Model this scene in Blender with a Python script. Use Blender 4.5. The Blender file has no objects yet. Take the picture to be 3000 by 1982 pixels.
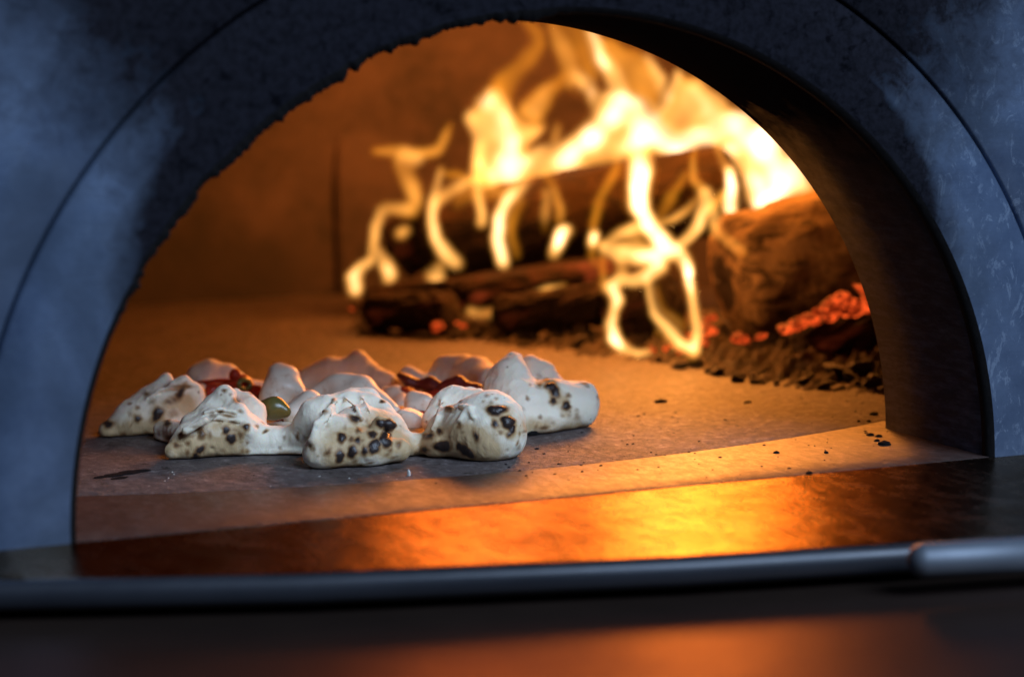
import bpy, math, random
import numpy as np
from mathutils import Vector, Matrix
from mathutils.bvhtree import BVHTree
random.seed(7); rng = np.random.default_rng(7)
S = bpy.context.scene
COL = S.collection

# ------------------------------------------------------------------ camera
FPX, PITCH, YAW, ROLL = 6353.8, .1229, .3721, -.0162
CP = np.array([-.4212, -.9998, .2161])
fw = np.array([math.sin(YAW)*math.cos(PITCH), math.cos(YAW)*math.cos(PITCH), -math.sin(PITCH)])
r0 = np.array([math.cos(YAW), -math.sin(YAW), 0.]); u0 = np.cross(r0, fw)
rt = r0*math.cos(ROLL)+u0*math.sin(ROLL); up = -r0*math.sin(ROLL)+u0*math.cos(ROLL)
cam = bpy.data.cameras.new('camera'); co = bpy.data.objects.new('camera', cam); COL.objects.link(co)
m = Matrix(((rt[0], up[0], -fw[0]), (rt[1], up[1], -fw[1]), (rt[2], up[2], -fw[2]))).to_4x4()
m.translation = Vector(CP); co.matrix_world = m
cam.sensor_width = 36; cam.lens = 36*FPX/3000; cam.clip_start = .05; cam.clip_end = 60
cam.dof.use_dof = True; cam.dof.focus_distance = 1.225; cam.dof.aperture_fstop = 5.0
S.camera = co

def ray(x, y): return fw + rt*(x-1500)/FPX - up*(y-991)/FPX
def at(x, y, d): return CP + ray(x, y)*d                       # a point at a given distance
def ground(x, y, z=0.):
    v = ray(x, y); return CP + v*((z-CP[2])/v[2])
def px(P):
    d = np.asarray(P, float)-CP; z = d@fw
    return 1500+FPX*(d@rt)/z, 991-FPX*(d@up)/z, z

# ------------------------------------------------------------------ world, lamps, exposure
W = bpy.data.worlds.new("World"); S.world = W; W.use_nodes = True
W.node_tree.nodes['Background'].inputs[0].default_value = (.26, .36, .80, 1)
W.node_tree.nodes['Background'].inputs[1].default_value = .07
S.view_settings.view_transform = 'Standard'; S.view_settings.look = 'None'
S.view_settings.exposure = 0; S.view_settings.gamma = 1
def area(name, loc, target, size, energy, color):
    l = bpy.data.lights.new(name, 'AREA'); l.shape = 'RECTANGLE'; l.size, l.size_y = size; l.energy = energy; l.color = color
    o = bpy.data.objects.new(name, l); COL.objects.link(o); o.location = loc
    o.rotation_euler = (Vector(target)-Vector(loc)).to_track_quat('-Z', 'Y').to_euler(); return o
area('daylight', (.75, -2.25, 1.95), (0, .05, .1), (1.7, 1.1), 112, (.56, .74, 1.))
def point(name, loc, r, energy, color):
    l = bpy.data.lights.new(name, 'POINT'); l.shadow_soft_size = r; l.energy = energy; l.color = color
    o = bpy.data.objects.new(name, l); COL.objects.link(o); o.location = loc; return o
point('firelight', at(2030, 40, 1.80), .08, 10.5, (1, .29, .035))
point('firelight', at(1400, 150, 1.88), .08, 4.4, (1, .26, .04))
point('firelight', at(1990, 760, 1.60), .03, .34, (1, .32, .05))
S.cycles.use_denoising = True
S.cycles.max_bounces = 6; S.cycles.diffuse_bounces = 3; S.cycles.glossy_bounces = 3; S.cycles.transmission_bounces = 2
S.cycles.transparent_max_bounces = 96; S.cycles.volume_bounces = 0
S.cycles.sample_clamp_indirect = 4.

# ------------------------------------------------------------------ object helpers
def tag(o, label=None, cat=None, group=None, kind=None):
    if label: o['label'] = label
    if cat: o['category'] = cat
    if group: o['group'] = group
    if kind: o['kind'] = kind
    return o
def empty(name, loc=(0, 0, 0)):
    o = bpy.data.objects.new(name, None); COL.objects.link(o); o.location = loc; o.empty_display_size = .02; return o
def mesh(name, V, Fc, mat, parent=None, smooth=True):
    me = bpy.data.meshes.new(name)
    V = np.asarray(V, np.float32)
    if isinstance(Fc, np.ndarray):
        n = Fc.shape[1]
        me.vertices.add(len(V)); me.vertices.foreach_set('co', V.ravel())
        me.loops.add(Fc.size); me.loops.foreach_set('vertex_index', Fc.astype(np.int32).ravel())
        me.polygons.add(len(Fc)); me.polygons.foreach_set('loop_start', np.arange(0, Fc.size, n, dtype=np.int32))
        me.polygons.foreach_set('loop_total', np.full(len(Fc), n, np.int32)); me.update(calc_edges=True); me.validate()
    else:
        me.from_pydata([tuple(v) for v in V.tolist()], [], Fc); me.update()
    if smooth: me.polygons.foreach_set('use_smooth', np.ones(len(me.polygons), bool))
    if mat: me.materials.append(mat)
    o = bpy.data.objects.new(name, me); COL.objects.link(o)
    if parent:
        o.parent = parent; o.matrix_parent_inverse = Matrix.Translation(parent.location).inverted()
    return o
def bevel(o, w, seg=3):
    b = o.modifiers.new('bevel', 'BEVEL'); b.width = w; b.segments = seg; b.limit_method = 'ANGLE'; return o

# ------------------------------------------------------------------ material helper
class M:
    def __init__(s, name):
        s.m = bpy.data.materials.new(name); s.m.use_nodes = True; s.t = s.m.node_tree; s.N = s.t.nodes; s.L = s.t.links
        s.b = s.N['Principled BSDF']; s.out = s.N['Material Output']
        s.co = s.N.new('ShaderNodeTexCoord').outputs['Object']
    def n(s, typ, **k):
        o = s.N.new(typ)
        for a, v in k.items(): setattr(o, a, v)
        return o
    def put(s, sock, v):
        if hasattr(v, 'is_output'): s.L.new(v, sock)
        else: sock.default_value = v
    def noise(s, scale, detail=5, rough=.6, vec=None, dist=0., st=None):
        o = s.n('ShaderNodeTexNoise'); v = vec or s.co
        if st:
            mp = s.n('ShaderNodeMapping'); s.L.new(v, mp.inputs[0]); mp.inputs['Scale'].default_value = st; v = mp.outputs[0]
        s.L.new(v, o.inputs['Vector']); o.inputs['Scale'].default_value = scale; o.inputs['Detail'].default_value = detail
        o.inputs['Roughness'].default_value = rough; o.inputs['Distortion'].default_value = dist; return o.outputs['Fac']
    def ramp(s, f, stops):
        o = s.n('ShaderNodeValToRGB'); s.L.new(f, o.inputs[0]); e = o.color_ramp.elements
        while len(e) < len(stops): e.new(.5)
        for i, (p, c) in enumerate(stops):
            e[i].position = p; e[i].color = (c, c, c, 1) if not hasattr(c, '__len__') else (*c, 1)
        return o.outputs[0]
    def math(s, op, a, b=0., c=None, clamp=False):
        o = s.n('ShaderNodeMath', operation=op, use_clamp=clamp); s.put(o.inputs[0], a); s.put(o.inputs[1], b)
        if c is not None: s.put(o.inputs[2], c)
        return o.outputs[0]
    def mix(s, f, a, b, mode='MIX'):
        o = s.n('ShaderNodeMix', data_type='RGBA', blend_type=mode); s.put(o.inputs[0], f)
        for i, v in ((6, a), (7, b)):
            if not hasattr(v, 'is_output') and len(v) == 3: v = (*v, 1)
            s.put(o.inputs[i], v)
        return o.outputs[2]
    def bump(s, h, strength=.5, dist=.001, nrm=None):
        o = s.n('ShaderNodeBump'); s.L.new(h, o.inputs['Height']); o.inputs['Strength'].default_value = strength; o.inputs['Distance'].default_value = dist
        if nrm: s.L.new(nrm, o.inputs['Normal'])
        return o.outputs[0]
    def attr(s, name): return s.n('ShaderNodeAttribute', attribute_name=name).outputs['Fac']
    def xyz(s):
        o = s.n('ShaderNodeSeparateXYZ'); s.L.new(s.co, o.inputs[0]); return o.outputs
    def set(s, **k):
        for a, v in k.items():
            if not hasattr(v, 'is_output') and hasattr(v, '__len__') and len(v) == 3 and a in ('Base_Color', 'Emission_Color'): v = (*v, 1)
            s.put(s.b.inputs[a.replace('_', ' ')], v)
        return s

# steel of the facade: cool grey paint-like steel with soot around the arch
def steel_facade(name, band):
    a = M(name); X = a.xyz()
    r = a.math('SQRT', a.math('ADD', a.math('MULTIPLY', X[0], X[0]), a.math('MULTIPLY', X[2], X[2])))
    n1 = a.noise(9, 4, .6); n2 = a.noise(160, 6, .7); n3 = a.noise(95, 5, .7, dist=.5)
    # soot: strongest high on the arch and along its inner rim
    h = a.math('DIVIDE', X[2], r)                                    # sine of the angle round the arch
    edge = a.math('MULTIPLY', a.math('SUBTRACT', .272, r), 16.)
    sright = a.math('MULTIPLY', a.math('MAXIMUM', X[0], 0.), -.25)
    k = a.math('ADD', a.math('ADD', a.math('MULTIPLY', h, 2.5), -1.28), a.math('MULTIPLY', a.math('MULTIPLY', a.math('MAXIMUM', edge, 0.), h), 3.2))
    k = a.math('ADD', k, a.math('MULTIPLY', a.math('MULTIPLY', a.math('MAXIMUM', a.math('SUBTRACT', r, .31), 0.), h), -2.0))
    k = a.math('ADD', a.math('ADD', a.math('ADD', k, .06), sright), a.math('MULTIPLY', a.math('SUBTRACT', n1, .5), .7))
    k = a.math('ADD', k, a.math('MULTIPLY', a.math('SUBTRACT', n3, .5), .5))
    soot = a.ramp(k, [(-.0, 0.), (.22, .55), (.60, 1.)])
    clean = a.mix(a.ramp(a.noise(28, 6, .7), [(.35, 0.), (.7, 1.)]), (.085, .125, .21), (.15, .21, .325))
    drips = a.ramp(a.noise(70, 6, .75, dist=.3, st=(1, 1, .8)), [(.60, 0.), (.70, 1.)])
    scr = a.ramp(a.noise(48, 8, .8, dist=1.6, st=(1.6, 1, .7)), [(.565, 0.), (.60, 1.), (.66, .25)])
    side = a.ramp(X[0], [(.0, .12), (.16, 1.)])
    clean = a.mix(a.math('MULTIPLY', a.math('MULTIPLY', drips, side), .5), clean, (.42, .52, .68))
    clean = a.mix(a.math('MULTIPLY', a.math('MULTIPLY', scr, side), .32), clean, (.50, .62, .80))
    clean = a.mix(a.math('MULTIPLY', a.ramp(a.noise(13, 5, .6, dist=.5), [(.42, 1.), (.56, 0.)]), .55), clean, (.07, .10, .15))
    speck = a.ramp(a.noise(240, 5, .7), [(.42, 1.), (.62, .35)])
    sc = a.mix(speck, (.004, .004, .005), (.013, .013, .018))
    sc = a.mix(a.ramp(n3, [(.36, .8), (.46, 0.)]), sc, (.002, .002, .003))
    a.set(Base_Color=a.mix(soot, clean, sc), Metallic=a.math('MULTIPLY', a.math('SUBTRACT', 1., soot), .55),
          Roughness=a.math('ADD', .36, a.math('MULTIPLY', soot, .40)), Specular_IOR_Level=a.math('SUBTRACT', .5, a.math('MULTIPLY', soot, .49)))
    brushed = a.noise(420, 4, .7, st=(.06, 1, 1))
    a.set(Normal=a.bump(n2, .25, .0006, a.bump(brushed, .25, .0003)))
    return a.m
MF = steel_facade('oven_facade_steel', 0)

a = M('reveal_steel')                                                # dark heat-tinted sheet inside the mouth
st = a.noise(110, 6, .75, st=(1, .35, 1.8)); 
zz_ = a.ramp(a.math('ADD', a.xyz()[2], a.math('MULTIPLY', a.noise(20, 4), .06)), [(.03, 0.), (.22, 1.)])
a.set(Base_Color=a.mix(zz_, a.mix(a.ramp(st, [(.45, 0.), (.75, 1.)]), (.022, .027, .045), (.095, .115, .175)), (.010, .008, .008)), Metallic=.0, Specular_IOR_Level=a.math('MULTIPLY', a.math('SUBTRACT', 1., zz_), .35),
      Roughness=a.ramp(a.noise(90, 5, .7), [(.3, .55), (.7, .7)]), Normal=a.bump(a.noise(260, 6, .7, st=(1, .3, 1.6)), .5, .0008))
MREV = a.m
a = M('soot_edge'); a.set(Base_Color=a.mix(a.noise(300), (.003, .003, .003), (.012, .011, .012)), Specular_IOR_Level=.1, Roughness=.85, Normal=a.bump(a.noise(400, 6, .8), .8, .001)); MSOOT = a.m

a = M('hearth_stone')                                                # the stone the pizza bakes on
g = a.noise(42, 9, .75, st=(1, .6, 1)); fine = a.noise(170, 6, .85, st=(1, .6, 1)); blot = a.noise(14, 6, .65, dist=.4)
c = a.mix(a.ramp(g, [(.3, 0.), (.72, 1.)]), (.040, .031, .033), (.135, .104, .096))
c = a.mix(a.ramp(fine, [(.52, 0.), (.70, .8)]), c, (.27, .24, .24))
c = a.mix(a.ramp(blot, [(.38, .6), (.52, 0.)]), c, (.05, .038, .034))
c = a.mix(a.ramp(a.noise(150, 5, .8, dist=.5, st=(1, .7, 1)), [(.385, 1.), (.42, 0.)]), c, (.014, .011, .010))
c = a.mix(a.ramp(a.noise(70, 7, .8, st=(1, .5, 1)), [(.37, .9), (.42, 0.)]), c, (.016, .012, .012))
c = a.mix(a.ramp(a.noise(110, 7, .85, st=(1, .5, 1)), [(.59, 0.), (.65, .9)]), c, (.34, .29, .27))
a.set(Base_Color=c, Roughness=a.ramp(fine, [(.35, .62), (.6, .34)]), Normal=a.bump(fine, .9, .0018, a.bump(g, .9, .0030)))
a.b.inputs['Specular IOR Level'].default_value = .6
MHEARTH = a.m

a = M('sill_stone')                                                  # smoother, redder strip in the mouth
g = a.noise(30, 8, .75, st=(1, .5, 1)); fine = a.noise(140, 6, .85, st=(1, .5, 1))
c = a.mix(a.ramp(g, [(.3, 0.), (.7, 1.)]), (.022, .014, .014), (.070, .044, .038))
c = a.mix(a.ramp(fine, [(.5, 0.), (.7, .7)]), c, (.14, .095, .08))
c = a.mix(a.ramp(a.noise(120, 6, .75, dist=.4, st=(.6, 1, 1)), [(.36, 1.), (.42, 0.)]), c, (.012, .009, .008))
a.set(Base_Color=c, Roughness=a.ramp(fine, [(.35, .50), (.65, .30)]), Normal=a.bump(fine, .6, .0010, a.bump(g, .4, .0012)))
a.b.inputs['Specular IOR Level'].default_value = .38; MSILL = a.m

a = M('shelf_steel')                                                 # worn polished steel that mirrors the fire
g = a.noise(26, 7, .7, st=(.5, 1, 1), dist=.4); f2 = a.noise(260, 5, .7, st=(.12, 1, 1))
c = a.mix(a.ramp(g, [(.3, 0.), (.7, 1.)]), (.13, .10, .075), (.29, .235, .185))
c = a.mix(a.ramp(a.noise(70, 6, .7, dist=.5), [(.33, .8), (.41, 0.)]), c, (.06, .04, .03))
a.b.inputs['Specular Tint'].default_value = (.52, .42, .34, 1)
a.set(Base_Color=c, Metallic=1., Roughness=a.ramp(a.noise(60, 7, .8, dist=.5, st=(1, .5, 1)), [(.36, .19), (.52, .25), (.66, .34)]),
      Normal=a.bump(a.noise(90, 6, .8, dist=.4, st=(1, .5, 1)), .26, .0012, a.bump(g, .32, .0011, a.bump(f2, .18, .0004))))
MSHELF = a.m
a = M('lip_steel'); g = a.noise(20, 6, .7, st=(.3, 1, 1))
a.set(Base_Color=a.mix(g, (.015, .017, .023), (.040, .044, .055)), Metallic=.35, Roughness=a.ramp(g, [(.3, .34), (.7, .46)]), Normal=a.bump(a.noise(200, 5, .7, st=(.1, 1, 1)), .2, .0005)); MLIP = a.m
a = M('rail_steel'); a.set(Base_Color=a.mix(a.noise(60), (.11, .125, .15), (.17, .19, .22)), Metallic=.6, Roughness=.55, Normal=a.bump(a.noise(220, 5, .7, st=(.1, 1, 1)), .2, .0005)); MRAIL = a.m
a = M('panel_enamel'); g = a.noise(12, 6, .6)
a.set(Base_Color=a.mix(g, (.050, .034, .028), (.08, .052, .04)), Metallic=.75, Roughness=a.ramp(g, [(.3, .36), (.7, .44)]), Normal=a.bump(a.noise(60, 5, .7), .25, .001)); a.b.inputs['Specular Tint'].default_value = (.38, .27, .15, 1); MPANEL = a.m

a = M('chamber_brick')                                               # sooty refractory lining
g = a.noise(7, 6, .65, dist=.5); f2 = a.noise(60, 6, .7)
c = a.mix(a.ramp(g, [(.36, 0.), (.62, 1.)]), (.010, .007, .0065), (.048, .031, .028))
c = a.mix(a.ramp(f2, [(.4, 0.), (.7, .5)]), c, (.075, .048, .042))
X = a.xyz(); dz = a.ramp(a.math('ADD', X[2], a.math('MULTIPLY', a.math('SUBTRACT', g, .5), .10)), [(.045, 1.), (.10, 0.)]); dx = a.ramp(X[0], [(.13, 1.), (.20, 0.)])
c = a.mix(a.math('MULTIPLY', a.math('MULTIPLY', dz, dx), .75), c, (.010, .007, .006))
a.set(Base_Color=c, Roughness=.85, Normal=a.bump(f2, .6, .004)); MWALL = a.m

# ------------------------------------------------------------------ the oven
AR, BR, T_REV, GAP = .25, .2436, .1104, .0483
ov = tag(empty('pizza_oven', (0, .1, 0)), 'dark steel wood-fired pizza oven whose sooty arched mouth frames the fire', 'pizza oven')
NA = 220
def arch_xz(t, e=0., soot=0.):
    return -(AR+e)*np.cos(t), (BR+e)*np.sin(t)
th = np.linspace(0, np.pi, NA)
def ragged(t):                                                       # crumbly soot crust along the left half of the rim
    n = len(t); r_ = np.random.default_rng(5)
    def sm(w): return np.convolve(r_.normal(size=n+200), np.hanning(w)/math.sqrt((np.hanning(w)**2).sum()), 'same')[100:100+n]
    env = np.clip((t-.40)/.12, 0, 1)*np.clip((1.60-t)/.1, 0, 1)
    return env*np.clip(.0018+.0008*sm(60)+.0006*sm(22)+.0006*sm(9)+.0003*sm(5), 0, .005)
def strip(name, rows, mat, parent, smooth=True):
    V = np.concatenate(rows); n = len(rows[0]); F = []
    for k in range(len(rows)-1):
        i = np.arange(n-1); F.append(np.stack([k*n+i, k*n+i+1, (k+1)*n+i+1, (k+1)*n+i], 1))
    return mesh(name, V, np.concatenate(F), mat, parent, smooth)
def row(t, e, y, rag=None):
    x, z = arch_xz(t, e)
    if rag is not None:
        x, z = x*(1-rag/AR), z*(1-rag/BR)
    return np.stack([x, np.full_like(x, y), z], 1)
th2 = np.linspace(0, np.pi, 1100); rg = ragged(th2)
# band round the mouth: front face, rolled rim, recess at the outer joint
strip('arch_band', [row(th2, GAP-.0009, .012), row(th2, GAP-.0009, .0012), row(th2, GAP-.0022, 0.), row(th2, GAP*.6, 0), row(th2, .008, 0.), row(th2, .0035, .0004, rg*.3)], MF, ov)
strip('rim_bead', [row(th2, .0035, .0004, rg*.3), row(th2, .0009, .0018, rg), row(th2, 0, .004, rg), row(th2, .0002, .0075, rg), row(th2, .0012, .0095, rg*.3)], MSOOT, ov)
strip('arch_reveal', [row(th, .0012, .0095), row(th, .0, .014), row(th, .0, .06), row(th, .0, T_REV-.001), row(th, .0012, T_REV)], MREV, ov)
strip('joint_recess', [row(th, GAP-.0009, .012), row(th, GAP+.0006, .012)], MSOOT, ov)
# outer facade sheet, slightly bowed at its hem, with the joint's own rolled edge
def outer(t, R): return np.stack([-R*1.0*np.cos(t), np.full_like(t, 0.), R*np.sin(t)], 1)
strip('facade_sheet', [row(th2, GAP+.0006, .012), row(th2, GAP+.0006, .001), row(th2, GAP+.0018, 0), row(th2, GAP+.03, 0), row(th2, GAP+.15, .0), row(th2, GAP+.6, .0)], MF, ov)

# hearth disc: its edge shows as a shallow arc behind the sill
hc, hR = (-.01, .785), .703
def disc(name, c, R, z0, z1, mat, parent, y_front=None):
    n = 256; t = np.linspace(0, 2*np.pi, n, endpoint=False); V = []
    for rr, z in ((R, z0), (R, z1-.0012), (R-.0012, z1), (R*.55, z1)):
        V += [(c[0]+rr*math.cos(q), c[1]+rr*math.sin(q), z) for q in t]
    V.append((c[0], c[1], z1)); F = []
    for k in range(3):
        F += [[k*n+i, k*n+(i+1) % n, (k+1)*n+(i+1) % n, (k+1)*n+i] for i in range(n)]
    F += [[3*n+i, 3*n+(i+1) % n, 4*n] for i in range(n)]
    return mesh(name, V, F, mat, parent)
disc('hearth_stone', hc, hR, -.03, .0, MHEARTH, ov)
# sill strip between the hearth disc and the front plane
xs = np.linspace(-.36, .36, 80); V = []
arc = np.array([hc[1]-math.sqrt(hR**2-(x-hc[0])**2) for x in xs]) - .0022
rows = [np.stack([xs, arc, np.full_like(xs, -.02)], 1), np.stack([xs, arc, np.full_like(xs, .0002)], 1), np.stack([xs, arc-.0012, np.full_like(xs, .0007)], 1),
        np.stack([xs, xs*0+.03, np.full_like(xs, .0007)], 1), np.stack([xs, xs*0+.0024, np.full_like(xs, .0007)], 1), np.stack([xs, xs*0+.002, np.full_like(xs, .0005)], 1), np.stack([xs, xs*0+.002, np.full_like(xs, -.02)], 1)]
strip('sill', rows, MSILL, ov)
# shelf in front of the mouth, its front edge running off at a slant
lipA, lipB = ground(-300, 1690), ground(3300, 1535)
P = [lipA, ground(250, 1679), ground(900, 1664), ground(1500, 1638), ground(2000, 1616), ground(2600, 1580), lipB]
def extr(name, line, y_back, z, th_, mat, r=.004):
    L = np.array(line); L[:, 2] = z-.0030; back = L.copy(); back[:, 1] = y_back; back[:, 2] = z
    dn = lambda A, dz, dy=0: A + np.array([0, dy, dz])
    rows = [dn(back, -th_), dn(back, -.0004, .0), back, dn(back, -.0001, -.003), dn(L, .0001, .007), dn(L, 0, r*1.2), dn(L, -r*.12, r*.55), dn(L, -r*.5, r*.14), dn(L, -r, 0), dn(L, -th_+r, 0), dn(L, -th_+r*.3, r*.4), dn(L, -th_, r*1.2), dn(back, -th_)]
    return strip(name, rows, mat, ov)
P = [lipA+np.array([-.6, .10, 0])]+P+[lipB+np.array([.6, -.16, 0])]
extr('shelf', P, .0015, .0006, .006, MSHELF, .002)
Q = [p+np.array([0, -.0005, 0]) for p in P]
Lq = np.array(Q); 
rows = []
for ang in np.linspace(0, 1.5*np.pi, 14):                            # rolled hem hanging from the shelf edge
    rr = .0068
    rows.append(Lq*np.array([1, 1, 0]) + np.array([0, -rr*math.sin(ang)*.75, -.0022-rr + rr*math.cos(ang)]))
strip('shelf_hem', rows, MLIP, ov)
# bright tube at the right end under the hem
def tube(name, pts, rad, mat, parent, n=20, caps=True):
    pts = [np.array(p, float) for p in pts]; V = []; F = []
    rads = rad if hasattr(rad, '__len__') else [rad]*len(pts)
    for i, p in enumerate(pts):
        d = pts[min(i+1, len(pts)-1)]-pts[max(i-1, 0)]; d /= np.linalg.norm(d)
        s = np.cross(d, (0, 0, 1.)); s /= np.linalg.norm(s); w = np.cross(s, d)
        for k in range(n):
            q = 2*math.pi*k/n; V.append(p+rads[i]*(math.cos(q)*s+math.sin(q)*w))
    for i in range(len(pts)-1):
        F += [[i*n+k, i*n+(k+1) % n, (i+1)*n+(k+1) % n, (i+1)*n+k] for k in range(n)]
    if caps: F += [list(range(n))[::-1], [len(V)-n+k for k in range(n)]]
    return mesh(name, V, F, mat, parent)
e0, e1 = at(2665, 1642, .965), at(3250, 1612, .985)
dr = (e1-e0)/np.linalg.norm(e1-e0)
tube('shelf_rail', [e0, e0+dr*.0025, e0+dr*.006, e1], [.0035, .0065, .0078, .0078], MRAIL, ov)
# cabinet front below the shelf and the glossy counter in front of it
def box(name, c, s, mat, parent, bev=.002, rz=0.):
    c = np.array(c); V = []
    for dx in (-1, 1):
        for dy in (-1, 1):
            for dz in (-1, 1): V.append((dx*s[0]/2, dy*s[1]/2, dz*s[2]/2))
    V = np.array(V); R = np.array([[math.cos(rz), -math.sin(rz), 0], [math.sin(rz), math.cos(rz), 0], [0, 0, 1]])
    V = V@R.T + c
    F = [[0, 1, 3, 2], [4, 6, 7, 5], [0, 4, 5, 1], [2, 3, 7, 6], [0, 2, 6, 4], [1, 5, 7, 3]]
    o = mesh(name, V, F, mat, parent, False)
    if bev: bevel(o, bev)
    return o
box('cabinet_front', (.1, .0, -.195), (1.6, .06, .34), MPANEL, ov, .002)
ct = box('counter_top', (.0, -.60, -.0265), (2.4, 1.13, .012), MPANEL, None, .003)
tag(ct, 'dark glossy counter below the oven shelf, blurred in front', 'counter')

# baking chamber: circular wall and dome, with a pier and a low arch shape at the back
cc, cR, cH = np.array([.11, .565]), .485, .40
def chamber():
    nt, nz = 160, 50; V = []
    for j in range(nz):
        v = j/(nz-1)
        if v < .3: rr, z = cR, v/.3*.09-.01
        else:
            q = (v-.3)/.7*math.pi/2; rr, z = cR*max(math.cos(q), 0.)**.6, .08+(cH-.08)*math.sin(q)
        for i in range(nt):
            t = 2*math.pi*i/nt; c_, s_ = math.cos(t), math.sin(t); e_ = (abs(c_)**3.2+abs(s_)**3.2)**(-1/3.2)
            V.append((cc[0]+rr*1.08*e_*c_, cc[1]+rr*.985*e_*s_, z))
    V = np.array(V)
    F = []
    for j in range(nz-1):
        for i in range(nt):
            q = [j*nt+i, j*nt+(i+1) % nt, (j+1)*nt+(i+1) % nt, (j+1)*nt+i]
            cy = V[q].mean(0)
            if cy[1] < .22 and abs(cy[0]) < .45: continue          # open to the mouth
            F.append(q)
    return mesh('chamber_wall', V, F, MWALL, ov)
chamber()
# inner front wall: closes the chamber round the mouth
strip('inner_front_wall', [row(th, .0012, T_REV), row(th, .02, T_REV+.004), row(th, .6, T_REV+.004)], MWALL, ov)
# pier of brick standing at the back of the chamber
pb = ground(1105, 884); pier = empty('x'); bpy.data.objects.remove(pier)
box('brick_pier', (pb[0]+.03, 1.058, .13), (.09, .05, .30), MWALL, ov, .008, 0)

# ------------------------------------------------------------------ signed-distance modelling (numpy surface nets)
class SDF:
    def __init__(s, lo, hi, h):
        s.lo = np.array(lo, np.float32); s.h = h
        s.n = np.ceil((np.array(hi)-lo)/h).astype(int)+1
        s.D = np.full(s.n, .02, np.float32)
    def sub(s, lo, hi):
        a = np.maximum(((lo-s.lo)/s.h).astype(int), 0); b = np.minimum(((hi-s.lo)/s.h).astype(int)+2, s.n)
        if (b <= a).any(): return None
        ax = [s.lo[i]+s.h*np.arange(a[i], b[i], dtype=np.float32) for i in range(3)]
        return tuple(slice(a[i], b[i]) for i in range(3)), np.meshgrid(*ax, indexing='ij', sparse=True)
    def smin(s, sl, d, k):
        D = s.D[sl]; h = np.maximum(k-np.abs(D-d), 0)/k
        s.D[sl] = np.minimum(D, d)-h*h*k*.25
    def smax(s, sl, d, k):
        D = s.D[sl]; h = np.maximum(k-np.abs(D-d), 0)/k
        s.D[sl] = np.maximum(D, d)+h*h*k*.25
    def cone(s, a, b, ra, rb, k=.006, carve=False, zs=1.):
        a, b = np.array(a, np.float32), np.array(b, np.float32); R = max(ra, rb)+k*1.6+.004
        q = s.sub(np.minimum(a, b)-R, np.maximum(a, b)+R)
        if q is None: return
        sl, (X, Y, Z) = q
        ab = b-a; L = max(float(ab@ab), 1e-12)
        t = np.clip(((X-a[0])*ab[0]+(Y-a[1])*ab[1]+(Z-a[2])*ab[2])/L, 0, 1)
        d = np.sqrt((X-a[0]-t*ab[0])**2+(Y-a[1]-t*ab[1])**2+((Z-a[2]-t*ab[2])*zs)**2)-(ra+(rb-ra)*t)
        if carve: s.smax(sl, -d, k)
        else: s.smin(sl, d, k)
    def mesh(s):
        D = s.D; n = D.shape; neg = D < 0
        c = [neg[i:n[0]-1+i, j:n[1]-1+j, k:n[2]-1+k] for i in (0, 1) for j in (0, 1) for k in (0, 1)]
        allc = c[0].copy(); anyc = c[0].copy()
        for q in c[1:]: allc &= q; anyc |= q
        act = anyc & ~allc; I = np.argwhere(act)
        idx = np.full(act.shape, -1, np.int32); idx[act] = np.arange(len(I))
        off = np.array([(i, j, k) for i in (0, 1) for j in (0, 1) for k in (0, 1)])
        vals = np.stack([D[I[:, 0]+o[0], I[:, 1]+o[1], I[:, 2]+o[2]] for o in off], 1)
        acc = np.zeros((len(I), 3), np.float32); cnt = np.zeros(len(I), np.float32)
        for p in range(8):
            for q in range(p+1, 8):
                if np.abs(off[p]-off[q]).sum() != 1: continue
                va, vb = vals[:, p], vals[:, q]; mk = (va < 0) != (vb < 0)
                t = np.where(mk, va/np.where(mk, va-vb, 1), 0)[:, None]
                acc += np.where(mk[:, None], off[p]+(off[q]-off[p])*t, 0); cnt += mk
        V = s.lo+s.h*(I+acc/cnt[:, None])
        Fs = []
        for ax in range(3):
            o1, o2 = [x for x in range(3) if x != ax]
            A = neg; sl1 = [slice(None)]*3; sl1[ax] = slice(0, n[ax]-1); sl2 = [slice(None)]*3; sl2[ax] = slice(1, n[ax])
            ch = A[tuple(sl1)] != A[tuple(sl2)]; E = np.argwhere(ch)
            E = E[(E[:, o1] > 0) & (E[:, o2] > 0) & (E[:, o1] < n[o1]-1) & (E[:, o2] < n[o2]-1)]
            inside = A[E[:, 0], E[:, 1], E[:, 2]]
            def cell(d1, d2):
                K = E.copy(); K[:, o1] -= d1; K[:, o2] -= d2; return idx[K[:, 0], K[:, 1], K[:, 2]]
            q = np.stack([cell(1, 1), cell(0, 1), cell(0, 0), cell(1, 0)], 1)
            flip = inside if ax != 1 else ~inside
            q[~flip] = q[~flip][:, ::-1]; Fs.append(q)
        return V, np.concatenate(Fs)

def chain(s, pts, k=.007, carve=False, zs=1.):
    """pts: (px, py, distance, radius in px) joined by tapering capsules"""
    Q = [(at(x, y, d), r*d/FPX) for x, y, d, r in pts]
    if len(Q) == 1: s.cone(Q[0][0], Q[0][0]+1e-5, Q[0][1], Q[0][1], k, carve, zs)
    for (a, ra), (b, rb) in zip(Q, Q[1:]): s.cone(a, b, ra, rb, k, carve, zs)

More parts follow.
